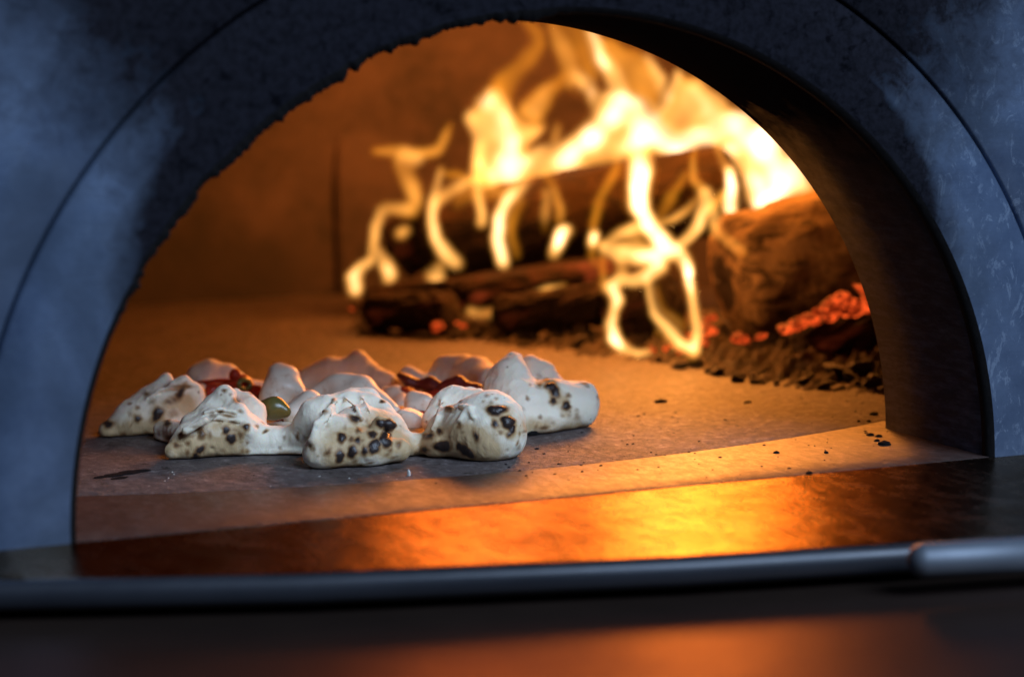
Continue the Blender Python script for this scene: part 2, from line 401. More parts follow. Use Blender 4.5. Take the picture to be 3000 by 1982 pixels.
# ------------------------------------------------------------------ dough materials
a = M('baked_dough')
ch = a.attr('char'); tan = a.attr('tan')
nz = a.noise(420, 4, .7); n2 = a.noise(90, 5, .6)
v = a.math('ADD', ch, a.math('MULTIPLY', a.math('SUBTRACT', nz, .5), .22))
tz = a.math('ADD', tan, a.math('MULTIPLY', a.math('SUBTRACT', n2, .5), .9))
c = a.mix(n2, (.82, .72, .55), (.91, .83, .68))
c = a.mix(a.ramp(tz, [(.22, 0.), (.65, .85)]), c, (.52, .34, .15))
c = a.mix(a.ramp(v, [(.03, 0.), (.18, .45), (.36, .95)]), c, (.24, .12, .045))
c = a.mix(a.ramp(v, [(.34, 0.), (.62, 1.)]), c, (.030, .018, .015))
wr = a.noise(170, 5, .65, dist=.8, st=(1, .55, .55)); mic = a.noise(480, 5, .7)
rd = a.n('ShaderNodeTexNoise', noise_type='RIDGED_MULTIFRACTAL'); mp = a.n('ShaderNodeMapping'); a.L.new(a.co, mp.inputs[0]); mp.inputs['Scale'].default_value = (1, 1, .6); mp.inputs['Rotation'].default_value = (.5, .3, .8); a.L.new(mp.outputs[0], rd.inputs['Vector'])
rd.inputs['Scale'].default_value = 60; rd.inputs['Detail'].default_value = 4; rd.inputs['Roughness'].default_value = .5; rd.inputs['Distortion'].default_value = .6
rdm = a.math('MULTIPLY', rd.outputs['Fac'], a.ramp(a.noise(45, 2, .5), [(.45, 0.), (.6, 1.)]))
a.set(Base_Color=c, Roughness=a.ramp(v, [(.3, .60), (.6, .40)]), Normal=a.bump(mic, .22, .0004, a.bump(wr, .6, .0013, a.bump(rdm, .8, .0012, a.bump(n2, .2, .0012)))))
a.b.inputs['Subsurface Weight'].default_value = .35; a.b.inputs['Subsurface Radius'].default_value = (1., .55, .28); a.b.inputs['Subsurface Scale'].default_value = .003
a.b.inputs['Specular IOR Level'].default_value = .42
MDOUGH = a.m
a = M('melted_cheese'); n = a.noise(120, 4, .6)
c = a.mix(a.ramp(a.noise(160, 5, .7), [(.56, 0.), (.68, .6)]), (.74, .68, .56), (.45, .24, .09))
a.set(Base_Color=c, Roughness=.38, Normal=a.bump(n, .35, .0015)); MCHEESE = a.m
a = M('tomato_sauce'); n = a.noise(110, 5, .65)
a.set(Base_Color=a.mix(n, (.22, .018, .010), (.50, .05, .02)), Roughness=.34, Normal=a.bump(n, .7, .002)); MSAUCE = a.m
a = M('dried_meat'); n = a.noise(150, 5, .65)
a.set(Base_Color=a.mix(n, (.06, .008, .008), (.20, .03, .022)), Roughness=.3, Normal=a.bump(n, .7, .002)); MMEAT = a.m
a = M('green_olive'); n = a.noise(120, 5, .65)
a.set(Base_Color=a.mix(n, (.05, .055, .015), (.17, .16, .05)), Roughness=.25, Normal=a.bump(n, .3, .001)); MOLIVE = a.m

# ------------------------------------------------------------------ pizza
pz = tag(empty('star_pizza', tuple(ground(1030, 1240))), 'star shaped pizza with puffy pointed crust and charred leopard spots, baking on the hearth', 'pizza')
HV = .00085
s = SDF((-.225, .105, -.004), (.135, .475, .062), HV)
cx, cy = -.035, .285
# base and low rim
def s_surf(x, y, d):                                                # walk along the line of sight until the dough is met
    for q in np.arange(1.15, 1.40, .0004):
        P_ = at(x, y, q); I_ = ((P_-s.lo)/HV).astype(int)
        if (I_ > 0).all() and (I_ < s.n).all() and s.D[tuple(I_)] < 0: return P_
    return at(x, y, d)
c0 = np.array([cx, cy, .0])
s.cone(c0+(0, 0, .001), c0+(.0001, 0, .001), .118, .118, .006, zs=16)
K = .006
# A, far left point
chain(s, [(322, 1262, 1.315, 34), (390, 1232, 1.320, 52), (470, 1205, 1.328, 70), (545, 1215, 1.335, 62)], K)
chain(s, [(400, 1200, 1.33, 30), (486, 1128, 1.335, 22), (484, 1106, 1.335, 13)], .007)
chain(s, [(486, 1112, 1.333, 14), (440, 1150, 1.33, 18)], .006)
chain(s, [(520, 1148, 1.325, 40), (560, 1160, 1.33, 36), (555, 1200, 1.33, 40)], .004)
chain(s, [(515, 1165, 1.300, 9), (560, 1150, 1.300, 5)], .005, True)
chain(s, [(505, 1125, 1.318, 10), (540, 1118, 1.322, 13), (572, 1135, 1.325, 10)], .003)
# B, left front point
chain(s, [(506, 1322, 1.232, 26), (560, 1296, 1.238, 52), (640, 1270, 1.246, 74), (705, 1268, 1.250, 70)], K)
chain(s, [(560, 1250, 1.250, 36), (640, 1190, 1.258, 34), (662, 1158, 1.258, 20), (655, 1146, 1.258, 11)], .006)
chain(s, [(655, 1146, 1.256, 10), (700, 1200, 1.246, 13), (728, 1265, 1.236, 16)], .006)
chain(s, [(722, 1176, 1.275, 30), (738, 1205, 1.270, 36), (748, 1250, 1.262, 34)], .004)
chain(s, [(692, 1150, 1.275, 12), (680, 1170, 1.275, 20)], .004)
chain(s, [(545, 1262, 1.225, 14), (600, 1232, 1.225, 11)], .003)
# valley B-C
chain(s, [(720, 1300, 1.245, 40), (800, 1298, 1.250, 36), (860, 1285, 1.250, 42)], .010)
# C, centre front point
chain(s, [(938, 1322, 1.198, 52), (985, 1290, 1.208, 66), (1060, 1268, 1.226, 78), (1120, 1275, 1.235, 72)], K)
chain(s, [(880, 1275, 1.245, 38), (930, 1222, 1.240, 52), (1030, 1212, 1.250, 60), (1092, 1224, 1.255, 58)], K)
chain(s, [(970, 1195, 1.240, 34), (1030, 1172, 1.245, 24), (1085, 1178, 1.245, 24), (1122, 1205, 1.242, 22), (1135, 1240, 1.236, 20)], .006)
chain(s, [(1030, 1152, 1.262, 12), (1080, 1160, 1.262, 12), (920, 1175, 1.262, 14)], .007)
chain(s, [(980, 1330, 1.198, 36), (1080, 1318, 1.202, 40), (1170, 1318, 1.208, 34)], .010)
chain(s, [(918, 1290, 1.190, 12), (930, 1245, 1.195, 11), (975, 1195, 1.215, 11)], .004)
chain(s, [(1115, 1240, 1.206, 24), (1140, 1238, 1.206, 14)], .006)
# valley C-D
chain(s, [(1170, 1308, 1.225, 34), (1235, 1310, 1.238, 27), (1290, 1302, 1.238, 34)], .008)
# D, right front point
chain(s, [(1275, 1305, 1.226, 38), (1340, 1268, 1.238, 80), (1420, 1258, 1.234, 90)], K)
chain(s, [(1385, 1270, 1.222, 76), (1445, 1262, 1.222, 72), (1450, 1245, 1.226, 66)], .016); chain(s, [(1430, 1300, 1.214, 44), (1450, 1285, 1.216, 50)], .012)
chain(s, [(1280, 1235, 1.262, 46), (1322, 1190, 1.266, 44), (1400, 1185, 1.262, 38), (1455, 1210, 1.255, 34)], .007)
chain(s, [(1262, 1240, 1.256, 24), (1290, 1190, 1.262, 24), (1330, 1156, 1.266, 18), (1390, 1158, 1.266, 12)], .005)
chain(s, [(1310, 1160, 1.274, 16), (1380, 1146, 1.276, 12), (1420, 1155, 1.276, 12)], .004)
chain(s, [(1410, 1170, 1.246, 16), (1440, 1164, 1.244, 18), (1470, 1176, 1.240, 14)], .004)
chain(s, [(1370, 1172, 1.236, 9), (1420, 1172, 1.232, 4)], .003, True)
chain(s, [(1285, 1210, 1.224, 3), (1265, 1260, 1.214, 5), (1245, 1290, 1.206, 3)], .006, True)
for q in range(5):                                                   # wrinkles round the nose of D
    o = q*15
    chain(s, [(1365+o, 1190+q*4, 1.1870-.0004*q, 3), (1378+o, 1250, 1.1700, 4), (1400+o*.9, 1300, 1.1690, 4), (1440+o*.6, 1325, 1.178, 3)], .004)
# E, tall folded right point
chain(s, [(1692, 1180, 1.326, 60), (1610, 1188, 1.318, 72), (1530, 1200, 1.312, 80), (1470, 1200, 1.312, 60)], K)
chain(s, [(1695, 1205, 1.320, 52), (1590, 1228, 1.304, 48), (1520, 1240, 1.296, 40)], K)
chain(s, [(1500, 1140, 1.316, 62), (1503, 1085, 1.322, 44), (1506, 1054, 1.326, 26)], .007)
chain(s, [(1450, 1160, 1.322, 42), (1470, 1110, 1.326, 40)], .006)
chain(s, [(1560, 1140, 1.335, 50), (1556, 1082, 1.345, 30), (1552, 1060, 1.35, 20)], .005)
chain(s, [(1556, 1070, 1.345, 24), (1596, 1092, 1.345, 28), (1622, 1130, 1.340, 26), (1640, 1150, 1.335, 20)], .004)
chain(s, [(1530, 1055, 1.300, 5), (1530, 1100, 1.290, 5), (1520, 1150, 1.284, 4)], .005, True)
chain(s, [(1725, 1138, 1.325, 14), (1660, 1140, 1.330, 16)], .006)
# back points
chain(s, [(1440, 1120, 1.40, 42), (1400, 1100, 1.43, 48), (1310, 1100, 1.45, 42), (1260, 1128, 1.45, 34)], K)
chain(s, [(1370, 1062, 1.445, 22), (1300, 1066, 1.45, 18)], .008)
chain(s, [(1248, 1135, 1.44, 28), (1210, 1110, 1.44, 26), (1195, 1095, 1.44, 16)], .007)
chain(s, [(905, 1110, 1.47, 32), (970, 1092, 1.47, 44), (1050, 1090, 1.475, 46), (1120, 1118, 1.465, 30)], K)
chain(s, [(1046, 1060, 1.47, 14), (1050, 1040, 1.47, 9)], .012)
chain(s, [(575, 1102, 1.425, 34), (610, 1096, 1.43, 38), (668, 1102, 1.435, 34), (700, 1112, 1.435, 18)], K)
# inner rim linking the points behind
for A_, B_ in (((560, 1180, 1.37, 24), (600, 1135, 1.42, 24)), ((700, 1128, 1.435, 13), (900, 1130, 1.465, 13)), ((1120, 1130, 1.465, 20), (1260, 1135, 1.45, 20)), ((1440, 1150, 1.40, 30), (1480, 1180, 1.35, 40)), ((1470, 1240, 1.28, 40), (1500, 1250, 1.30, 40)), ((480, 1260, 1.30, 30), (560, 1270, 1.275, 34))):
    chain(s, [A_, B_], .010)
for L_ in ([(905, 1300, 1.2), (925, 1250, 1.205), (965, 1205, 1.22)], [(1010, 1175, 1.222), (1045, 1200, 1.21), (1060, 1235, 1.2)], [(985, 1180, 1.225), (960, 1215, 1.215), (955, 1240, 1.21)], [(1060, 1170, 1.225), (1080, 1205, 1.215)],
    [(600, 1215, 1.23), (640, 1205, 1.225), (690, 1215, 1.225)], [(590, 1250, 1.215), (640, 1232, 1.21), (700, 1240, 1.21)], [(612, 1270, 1.205), (622, 1310, 1.2), (640, 1335, 1.205)], [(1345, 1195, 1.215), (1375, 1205, 1.2), (1385, 1230, 1.19)], [(1360, 1215, 1.205), (1345, 1240, 1.2)],
     [(430, 1175, 1.29), (470, 1150, 1.29), (520, 1140, 1.29)], [(1295, 1180, 1.24), (1280, 1230, 1.225), (1265, 1265, 1.215)]):
    P_ = [s_surf(*q) for q in L_]
    for a_, b_ in zip(P_, P_[1:]):
        s.cone(a_, b_, .0006, .0006, .0022, True); o_ = up*.0019; s.cone(a_+o_, b_+o_, .0006, .0006, .0032)
# flatten on the hearth, slightly rounded at the foot
zz = s.lo[2]+HV*np.arange(s.n[2], dtype=np.float32); bo = .0004-zz
hh = np.maximum(.0016-np.abs(s.D-bo[None, None]), 0)/.0016
s.D = np.maximum(s.D, bo[None, None])+hh*hh*.0016*.25
V, Fc = s.mesh(); V = V.astype(np.float64)
# gentle dough irregularity
def wob(P, f, a, seed=0):
    r_ = np.random.default_rng(seed); o = np.zeros(len(P))
    for i in range(7):
        k = r_.normal(size=3); k *= f*(1+.6*r_.random())/np.linalg.norm(k); o += np.sin(P@k+r_.random()*6.28)
    return o*a/2.6
def normals(V, F):
    n = np.zeros_like(V); A, B, C = V[F[:, 0]], V[F[:, 1]], V[F[:, 2]]; fn = np.cross(C-A, V[F[:, 3]]-B)
    for k in range(4): np.add.at(n, F[:, k], fn)
    return n/np.maximum(np.linalg.norm(n, axis=1, keepdims=True), 1e-12)
N = normals(V, Fc)
V0 = V.copy()
lift = np.clip((V[:, 2]-.001)/.004, 0, 1)
V += N*((wob(V, 150, .0006, 1)+wob(V, 420, .00022, 2)+np.maximum(wob(V, 900, .00022, 3), 0))*lift)[:, None]

# char marks: (zoom origin, scale, marks of x, y, rx, ry, angle, strength, raise)
marks = []
def mk(ox, oy, sc, L):
    for q in L:
        x, y, rx, ry, an, st = q[:6]; marks.append((ox+x/sc, oy+y/sc, rx/sc, ry/sc, an, st, q[6] if len(q) > 6 else 0))
mk(750, 1050, 4.48, [(1125, 1040, 62, 72, 0, 1, 1), (1100, 1280, 58, 90, 8, 1.1, .6), (1265, 1220, 62, 88, 20, 1.1, .6), (1300, 795, 82, 48, 12, .95, .4), (1345, 945, 38, 38, 0, .8, .6),
    (1255, 1060, 40, 40, 0, .8, .3), (1335, 1075, 44, 48, 0, .9, .4), (1530, 1000, 62, 54, 20, 1., .4), (1745, 880, 88, 84, 0, 1.3, 1.2), (1640, 850, 70, 55, 20, 1.1, .5), (1700, 1060, 80, 115, -5, 1.3, .9),
    (1560, 1120, 90, 60, -20, 1.1, .4), (1545, 1195, 80, 50, -10, 1.1, .4), (1430, 1210, 45, 62, 10, .95, .3), (950, 1225, 36, 58, 32, .7, .3), (1870, 1130, 38, 48, 20, .7, .8), (1760, 1195, 30, 36, 30, .6, .8),
    (2105, 1220, 40, 28, 0, .55, .7), (2210, 1190, 52, 42, 20, .85, .3), (1720, 1260, 36, 26, -20, .5, 0), (1300, 1350, 40, 26, -20, .5, 0), (1370, 1400, 46, 16, 0, .7, 0), (1500, 1370, 60, 14, -10, .6, 0), (1800, 1300, 50, 20, -15, .5, 0),
    (545, 1020, 24, 48, 0, .6, .3), (370, 1035, 24, 34, 0, .4, 0), (320, 1170, 28, 30, 0, .4, 0), (125, 955, 30, 14, -30, .9, 0), (15, 885, 28, 20, 30, .5, 0), (1655, 562, 34, 20, 0, .9, 0), (1020, 545, 30, 26, 0, .5, .8),
    (905, 700, 44, 30, 0, .55, 1), (715, 1150, 22, 30, 0, .5, 0), (755, 1190, 26, 26, 0, .45, 0), (1450, 820, 26, 30, 0, .4, 0), (1165, 905, 28, 40, 0, .35, 0), (930, 890, 30, 50, 30, .3, 0), (1490, 900, 24, 24, 0, .4, 0), (2220, 1020, 40, 36, 0, .8, .5)])
mk(1180, 1000, 3.957, [(550, 780, 56, 36, 10, .8, 1), (670, 690, 28, 20, 0, .45, .3), (320, 1095, 66, 34, -14, .85, .8), (435, 1040, 38, 42, 0, .85, .8), (470, 1210, 102, 62, 0, 1.3, .5), (255, 1245, 46, 34, 10, .9, .3),
    (155, 1280, 28, 22, 0, .5, .6), (735, 1265, 120, 50, 38, 1.3, .5), (660, 1210, 40, 40, 20, 1.2, .4), (855, 1100, 34, 70, -25, .85, .4), (655, 975, 36, 40, 0, .7, .2), (690, 1050, 28, 22, 0, .4, 0), (540, 1110, 26, 24, 0, .4, 0),
    (1085, 800, 112, 55, -4, 1.4, 1.2), (1215, 935, 80, 72, 30, 1.4, 1.2), (1262, 1010, 40, 60, 0, 1.2, .7), (1070, 955, 38, 50, -25, .9, .3), (1135, 1050, 24, 24, 0, .6, .3), (1230, 1080, 32, 30, 0, .85, .3), (1215, 1250, 22, 22, 0, .35, 0),
    (360, 1005, 34, 26, 0, .3, 0), (980, 630, 34, 24, 0, .4, .3), (1085, 660, 24, 18, 0, .35, 0), (935, 695, 20, 16, 0, .3, 0), (1030, 710, 24, 20, 0, .3, 0), (150, 1330, 70, 14, -8, .6, 0), (900, 1360, 120, 16, 0, .5, 0), (1330, 1180, 14, 40, 20, .5, 0),
    (1355, 1065, 10, 28, 0, .45, 0), (1715, 520, 60, 48, 10, 1.2, .7), (1765, 580, 46, 70, -10, 1.2, .7), (1745, 690, 34, 42, 0, 1., .5), (1895, 745, 46, 54, 0, 1.1, .7), (1920, 625, 28, 24, 0, .6, .2), (1665, 445, 34, 22, 0, .7, .2),
    (1585, 500, 28, 26, 0, .6, .2), (1560, 435, 22, 20, 0, .35, 0), (1475, 500, 18, 16, 0, .35, 0), (1445, 660, 20, 30, -20, .6, 0), (1595, 875, 24, 26, 0, .55, 0), (1640, 1000, 54, 24, -10, .75, 0), (1545, 985, 20, 44, 25, .45, 0),
    (2020, 790, 24, 22, 0, .35, 0), (2020, 870, 32, 44, 0, .4, 0), (1850, 860, 24, 22, 0, .35, 0), (1930, 850, 28, 26, 0, .33, 0), (2110, 488, 40, 16, 8, .6, 0), (2050, 990, 60, 16, -14, .6, 0), (1420, 1040, 40, 14, -8, .5, 0), (1740, 945, 30, 22, 0, .3, 0), (2260, 640, 14, 30, 0, .45, 0)])
mk(250, 1050, 4.316, [(1475, 955, 56, 76, 0, .75, 1), (1220, 965, 40, 42, 0, .75, .8), (1155, 1095, 46, 34, 20, .8, .3), (1845, 1010, 68, 62, 30, 1.15, .3), (1780, 905, 46, 56, 10, 1., .3), (1450, 1150, 76, 42, -35, 1., .3), (1395, 1230, 46, 50, 20, .9, .2),
    (2035, 865, 44, 42, 20, .95, .5), (1965, 960, 36, 50, -20, .65, .3), (1900, 525, 44, 36, 20, .6, .2), (1760, 405, 34, 26, 20, .6, .3), (1835, 455, 24, 20, 0, .4, 0), (1810, 725, 72, 20, 8, .65, 0), (1715, 670, 40, 20, -15, .6, 0),
    (1960, 665, 40, 26, 20, .5, 0), (1870, 810, 46, 24, 0, .55, 0), (2170, 850, 26, 22, 0, .4, 0), (1300, 1070, 34, 30, 0, .6, .2), (1290, 1185, 30, 46, -10, .65, .2), (1740, 1160, 36, 26, 0, .4, 0), (1985, 1170, 38, 34, 0, .5, .1), (2050, 1170, 26, 28, 0, .5, 0),
    (2050, 1065, 20, 20, 0, .4, 0), (1080, 1000, 60, 30, -20, .8, 0), (1580, 965, 24, 60, 0, .45, 0), (1350, 980, 60, 20, -10, .45, 0), (1430, 1300, 40, 12, 0, .4, 0), (1380, 860, 60, 24, 0, .35, 0), (2280, 915, 30, 14, -30, .8, 0), (1880, 900, 60, 24, 10, .45, 0),
    (915, 700, 60, 96, 25, 1.15, .3), (1040, 815, 36, 44, 0, .95, .2), (665, 760, 44, 46, 0, .9, .3), (290, 830, 66, 50, 15, .95, .2), (215, 800, 40, 26, 10, .8, 0), (485, 955, 50, 36, 0, .7, .1), (570, 975, 40, 24, 0, .5, 0), (780, 945, 50, 30, 20, .7, .1),
    (385, 605, 36, 34, 20, .9, .2), (660, 620, 30, 26, 0, .6, .1), (560, 700, 26, 34, 0, .35, 0), (580, 840, 60, 14, -55, .4, 0), (775, 450, 44, 36, 0, .6, .1), (840, 540, 46, 40, -30, .35, 0), (1060, 545, 50, 30, 10, .7, 0), (1200, 440, 44, 110, 28, .85, 0),
    (1250, 350, 110, 22, 0, .75, 0), (1130, 520, 60, 40, 0, .6, 0), (1120, 690, 70, 60, 0, .35, 0), (700, 360, 40, 20, -20, .5, 0)])
bv = BVHTree.FromPolygons([tuple(v) for v in V.tolist()], Fc.tolist())
PX, PY, PZ = px(V); facing = (N@fw) < .25
char = np.zeros(len(V)); rise = np.zeros(len(V)); tan = np.zeros(len(V))
for x, y, rx, ry, an, stg, up_ in marks:
    d = ray(x, y); hit = bv.ray_cast(Vector(CP), Vector(d).normalized(), 3)
    if hit[0] is None: continue
    dep = (np.array(hit[0])-CP)@fw
    sel = np.where((np.abs(PZ-dep) < .022) & (np.abs(PX-x) < 3.0*max(rx, ry)+10) & (np.abs(PY-y) < 3.0*max(rx, ry)+10) & facing)[0]
    if not len(sel): continue
    dx, dy = PX[sel]-x, PY[sel]-y; q = math.radians(an); ca, sa = math.cos(q), math.sin(q)
    X_, Y_ = dx*ca+dy*sa, -dx*sa+dy*ca
    ang_ = np.arctan2(Y_, X_)
    wv = 1+.10*np.sin(ang_*3+x)+.07*np.sin(ang_*5+y)
    e = np.sqrt((X_/rx)**2+(Y_/ry)**2)/wv*1.02
    rm = min(rx, ry)
    soft = max(.34, min(.8, 7./rm))
    val = stg*.62*np.clip((1+soft-e)/(2*soft), 0, 1)**1.0
    core = stg*.5*np.clip((1.0-e)/.5, 0, 1)
    char[sel] = np.maximum(char[sel], val+core*(.35 if stg > .8 else .1))
    tan[sel] += np.exp(-(e/2.0)**2)*.55*min(stg, 1)
    if up_: rise[sel] = np.maximum(rise[sel], up_*min(rm, 15)*.00022*.55*np.clip(1-e*e, 0, 1)**.6)
for x, y, rx, ry, s_ in [(1080, 1285, 130, 60, .5), (1110, 1240, 60, 50, .4), (1330, 1280, 130, 55, .45), (1420, 1310, 70, 40, .35), (590, 1310, 110, 45, .4), (640, 1250, 80, 40, .25), (540, 1180, 50, 40, .4), (1560, 1250, 90, 30, .3), (380, 1260, 80, 35, .25)]:
    e = ((PX-x)/rx)**2+((PY-y)/ry)**2; tan = np.maximum(tan, np.where(facing & (PZ < 1.36), np.exp(-e)*s_*2.1, 0))
# many small scattered specks and the scorched foot
spk = rng.permutation(np.where(facing & (V[:, 1] < .30))[0])[:230]
for i in spk:
    if V[i, 2] < .001: continue
    r_ = rng.choice([.0006, .0008, .0011, .0016, .0022]); d2 = ((V-V[i])**2).sum(1); sel = d2 < (r_*2.2)**2
    char[sel] = np.maximum(char[sel], rng.uniform(.10, .34)*np.clip(1.5-np.sqrt(d2[sel])/r_, 0, 1))
foot = np.clip(1-(V[:, 2]-.0006)/.0032, 0, 1)*np.clip(.5+wob(V, 300, .6, 9), 0, 1)
char = np.maximum(char, foot*.42)
low = np.clip(1-(V[:, 2]-.002)/.020, 0, 1); tan = np.clip(tan, 0, .9)+low*np.clip(.25+wob(V, 120, .3, 11), 0, .5)
V += N*rise[:, None]
cr = mesh('crust', V, Fc, MDOUGH, pz)
for nm, ar in (('char', char), ('tan', tan)):
    at_ = cr.data.attributes.new(nm, 'FLOAT', 'POINT'); at_.data.foreach_set('value', ar.astype(np.float32))

def blob(name, chains, mat, parent, h=.0016, k=.005, wobble=.0006, zmin=None, carve=()):
    P = np.array([at(*q[:3]) for c_ in chains for q in c_]); R = max(q[3]*q[2]/FPX for c_ in chains for q in c_)+.006
    s = SDF(P.min(0)-R, P.max(0)+R, h)
    for c_ in chains: chain(s, c_, k)
    for c_ in carve: chain(s, c_, .002, True)
    V, F = s.mesh(); V = V.astype(float); n = normals(V, F); V += n*wob(V, 330, wobble, len(V) % 97)[:, None]
    if zmin is not None: V[:, 2] = np.maximum(V[:, 2], zmin)
    return mesh(name, V, F, mat, parent)
Z = .003
blob('sauce', [[(620, 1150, 1.39, 24), (700, 1140, 1.40, 22), (760, 1150, 1.39, 20)], [(760, 1160, 1.37, 22), (1000, 1165, 1.39, 24), (1200, 1165, 1.39, 22), (1400, 1170, 1.38, 24)], [(800, 1215, 1.31, 16), (1000, 1210, 1.33, 20), (1240, 1215, 1.33, 20)]], MSAUCE, pz, .002, .012, .0012, Z)
blob('tomato', [[(575, 1135, 1.41, 16), (640, 1128, 1.41, 20), (700, 1122, 1.41, 14)]], MSAUCE, pz, .0016, .005, .001, Z)
blob('tomato', [[(690, 1100, 1.40, 20), (704, 1112, 1.40, 12)]], MSAUCE, pz, .0016, .005, .001, Z)
blob('tomato', [[(735, 1165, 1.36, 10), (765, 1168, 1.36, 12)]], MMEAT, pz, .0012, .005, .0006, Z)
blob('cheese', [[(800, 1165, 1.355, 44), (826, 1120, 1.36, 42), (850, 1104, 1.36, 26)], [(808, 1085, 1.365, 16), (815, 1075, 1.365, 12)], [(860, 1150, 1.355, 32), (880, 1165, 1.35, 22)]], MCHEESE, pz, .0013, .007, .0006, Z)
blob('cheese', [[(860, 1215, 1.31, 36), (905, 1192, 1.315, 42), (935, 1205, 1.31, 34)]], MCHEESE, pz, .0013, .007, .0006, Z)
blob('cheese', [[(935, 1160, 1.355, 30), (975, 1140, 1.355, 34), (1020, 1132, 1.352, 36), (1060, 1145, 1.345, 34), (1110, 1180, 1.335, 28), (1150, 1205, 1.325, 24)], [(1000, 1180, 1.345, 40), (1060, 1190, 1.34, 40)]], MCHEESE, pz, .0013, .007, .0006, Z)
blob('cheese', [[(1130, 1160, 1.40, 30), (1165, 1170, 1.39, 34), (1180, 1200, 1.37, 30)]], MCHEESE, pz, .0016, .006, .0006, Z)
blob('cheese', [[(1215, 1168, 1.345, 24), (1240, 1180, 1.34, 26), (1210, 1195, 1.34, 30)]], MCHEESE, pz, .0013, .006, .0006, Z)
blob('cheese', [[(1160, 1225, 1.31, 24), (1195, 1240, 1.30, 40), (1215, 1250, 1.295, 36)], [(1200, 1215, 1.305, 16), (1228, 1222, 1.303, 12)]], MCHEESE, pz, .0013, .005, .0006, Z)
blob('cheese', [[(975, 1210, 1.33, 14), (982, 1202, 1.33, 14)]], MCHEESE, pz, .0013, .005, .0004, Z)
blob('dried_meat', [[(1172, 1102, 1.405, 12), (1200, 1116, 1.40, 17), (1260, 1128, 1.395, 20), (1310, 1140, 1.39, 20)]], MMEAT, pz, .0013, .004, .001, Z)
blob('dried_meat', [[(1290, 1138, 1.385, 16), (1345, 1128, 1.38, 22), (1400, 1150, 1.375, 24), (1440, 1165, 1.37, 18)], [(1345, 1115, 1.38, 9), (1350, 1125, 1.38, 10)]], MMEAT, pz, .0013, .004, .001, Z)
blob('olive', [[(775, 1196, 1.290, 24), (805, 1196, 1.287, 30), (838, 1206, 1.285, 14)]], MOLIVE, pz, .0010, .006, .0003, Z)
tube('olive_ring', [at(716+17*math.cos(q), 1126+14*math.sin(q), 1.385+.004*math.cos(q)) for q in np.linspace(0, 2*math.pi, 25)], .0016, MOLIVE, pz, 10, False)
fl = blob('flour_flake', [[(1302, 1150, 1.262, 4), (1312, 1146, 1.262, 6), (1322, 1139, 1.262, 5)], [(1312, 1144, 1.262, 3), (1326, 1130, 1.262, 2)], [(1300, 1144, 1.262, 2), (1304, 1150, 1.262, 3)]], MCHEESE, pz, .0004, .001, .0003)

# ------------------------------------------------------------------ firewood
def wood_mat(name, c1, c2, c3, glow=0.):
    a = M(name); g = a.noise(38, 7, .7, st=(.25, 1, 1), dist=.8); p = a.noise(62, 5, .7, st=(.45, 1, 1), dist=1.2); f_ = a.noise(140, 6, .7, st=(.3, 1, 1))
    c = a.mix(a.ramp(g, [(.3, 0.), (.65, 1.)]), c1, c2)
    c = a.mix(a.ramp(p, [(.50, 0.), (.60, .9)]), c, c3)
    a.set(Base_Color=c, Roughness=.85, Specular_IOR_Level=.15, Normal=a.bump(f_, .8, .003, a.bump(p, .9, .006)))
    if glow:
        e = a.ramp(a.noise(30, 5, .6, st=(.4, 1, 1), dist=.6), [(.56, 0.), (.72, 1.)])
        a.set(Emission_Color=(1., .13, .03), Emission_Strength=a.math('MULTIPLY', e, glow))
    return a.m
MBARK = wood_mat('scorched_bark', (.12, .075, .042), (.42, .29, .16), (.022, .015, .012))
MBACK = wood_mat('dark_back_wood', (.010, .006, .004), (.036, .020, .011), (.006, .004, .004))
MCHAR = wood_mat('charred_wood', (.012, .008, .007), (.045, .027, .019), (.02, .014, .012), .06)
MCHARG = wood_mat('glowing_wood', (.010, .006, .005), (.040, .018, .012), (.008, .005, .005), .28)
a = M('cut_end_wood'); g = a.noise(60, 5, .7)
a.set(Base_Color=a.mix(g, (.012, .009, .008), (.06, .035, .022)), Roughness=.85, Normal=a.bump(g, .8, .003)); MEND = a.m

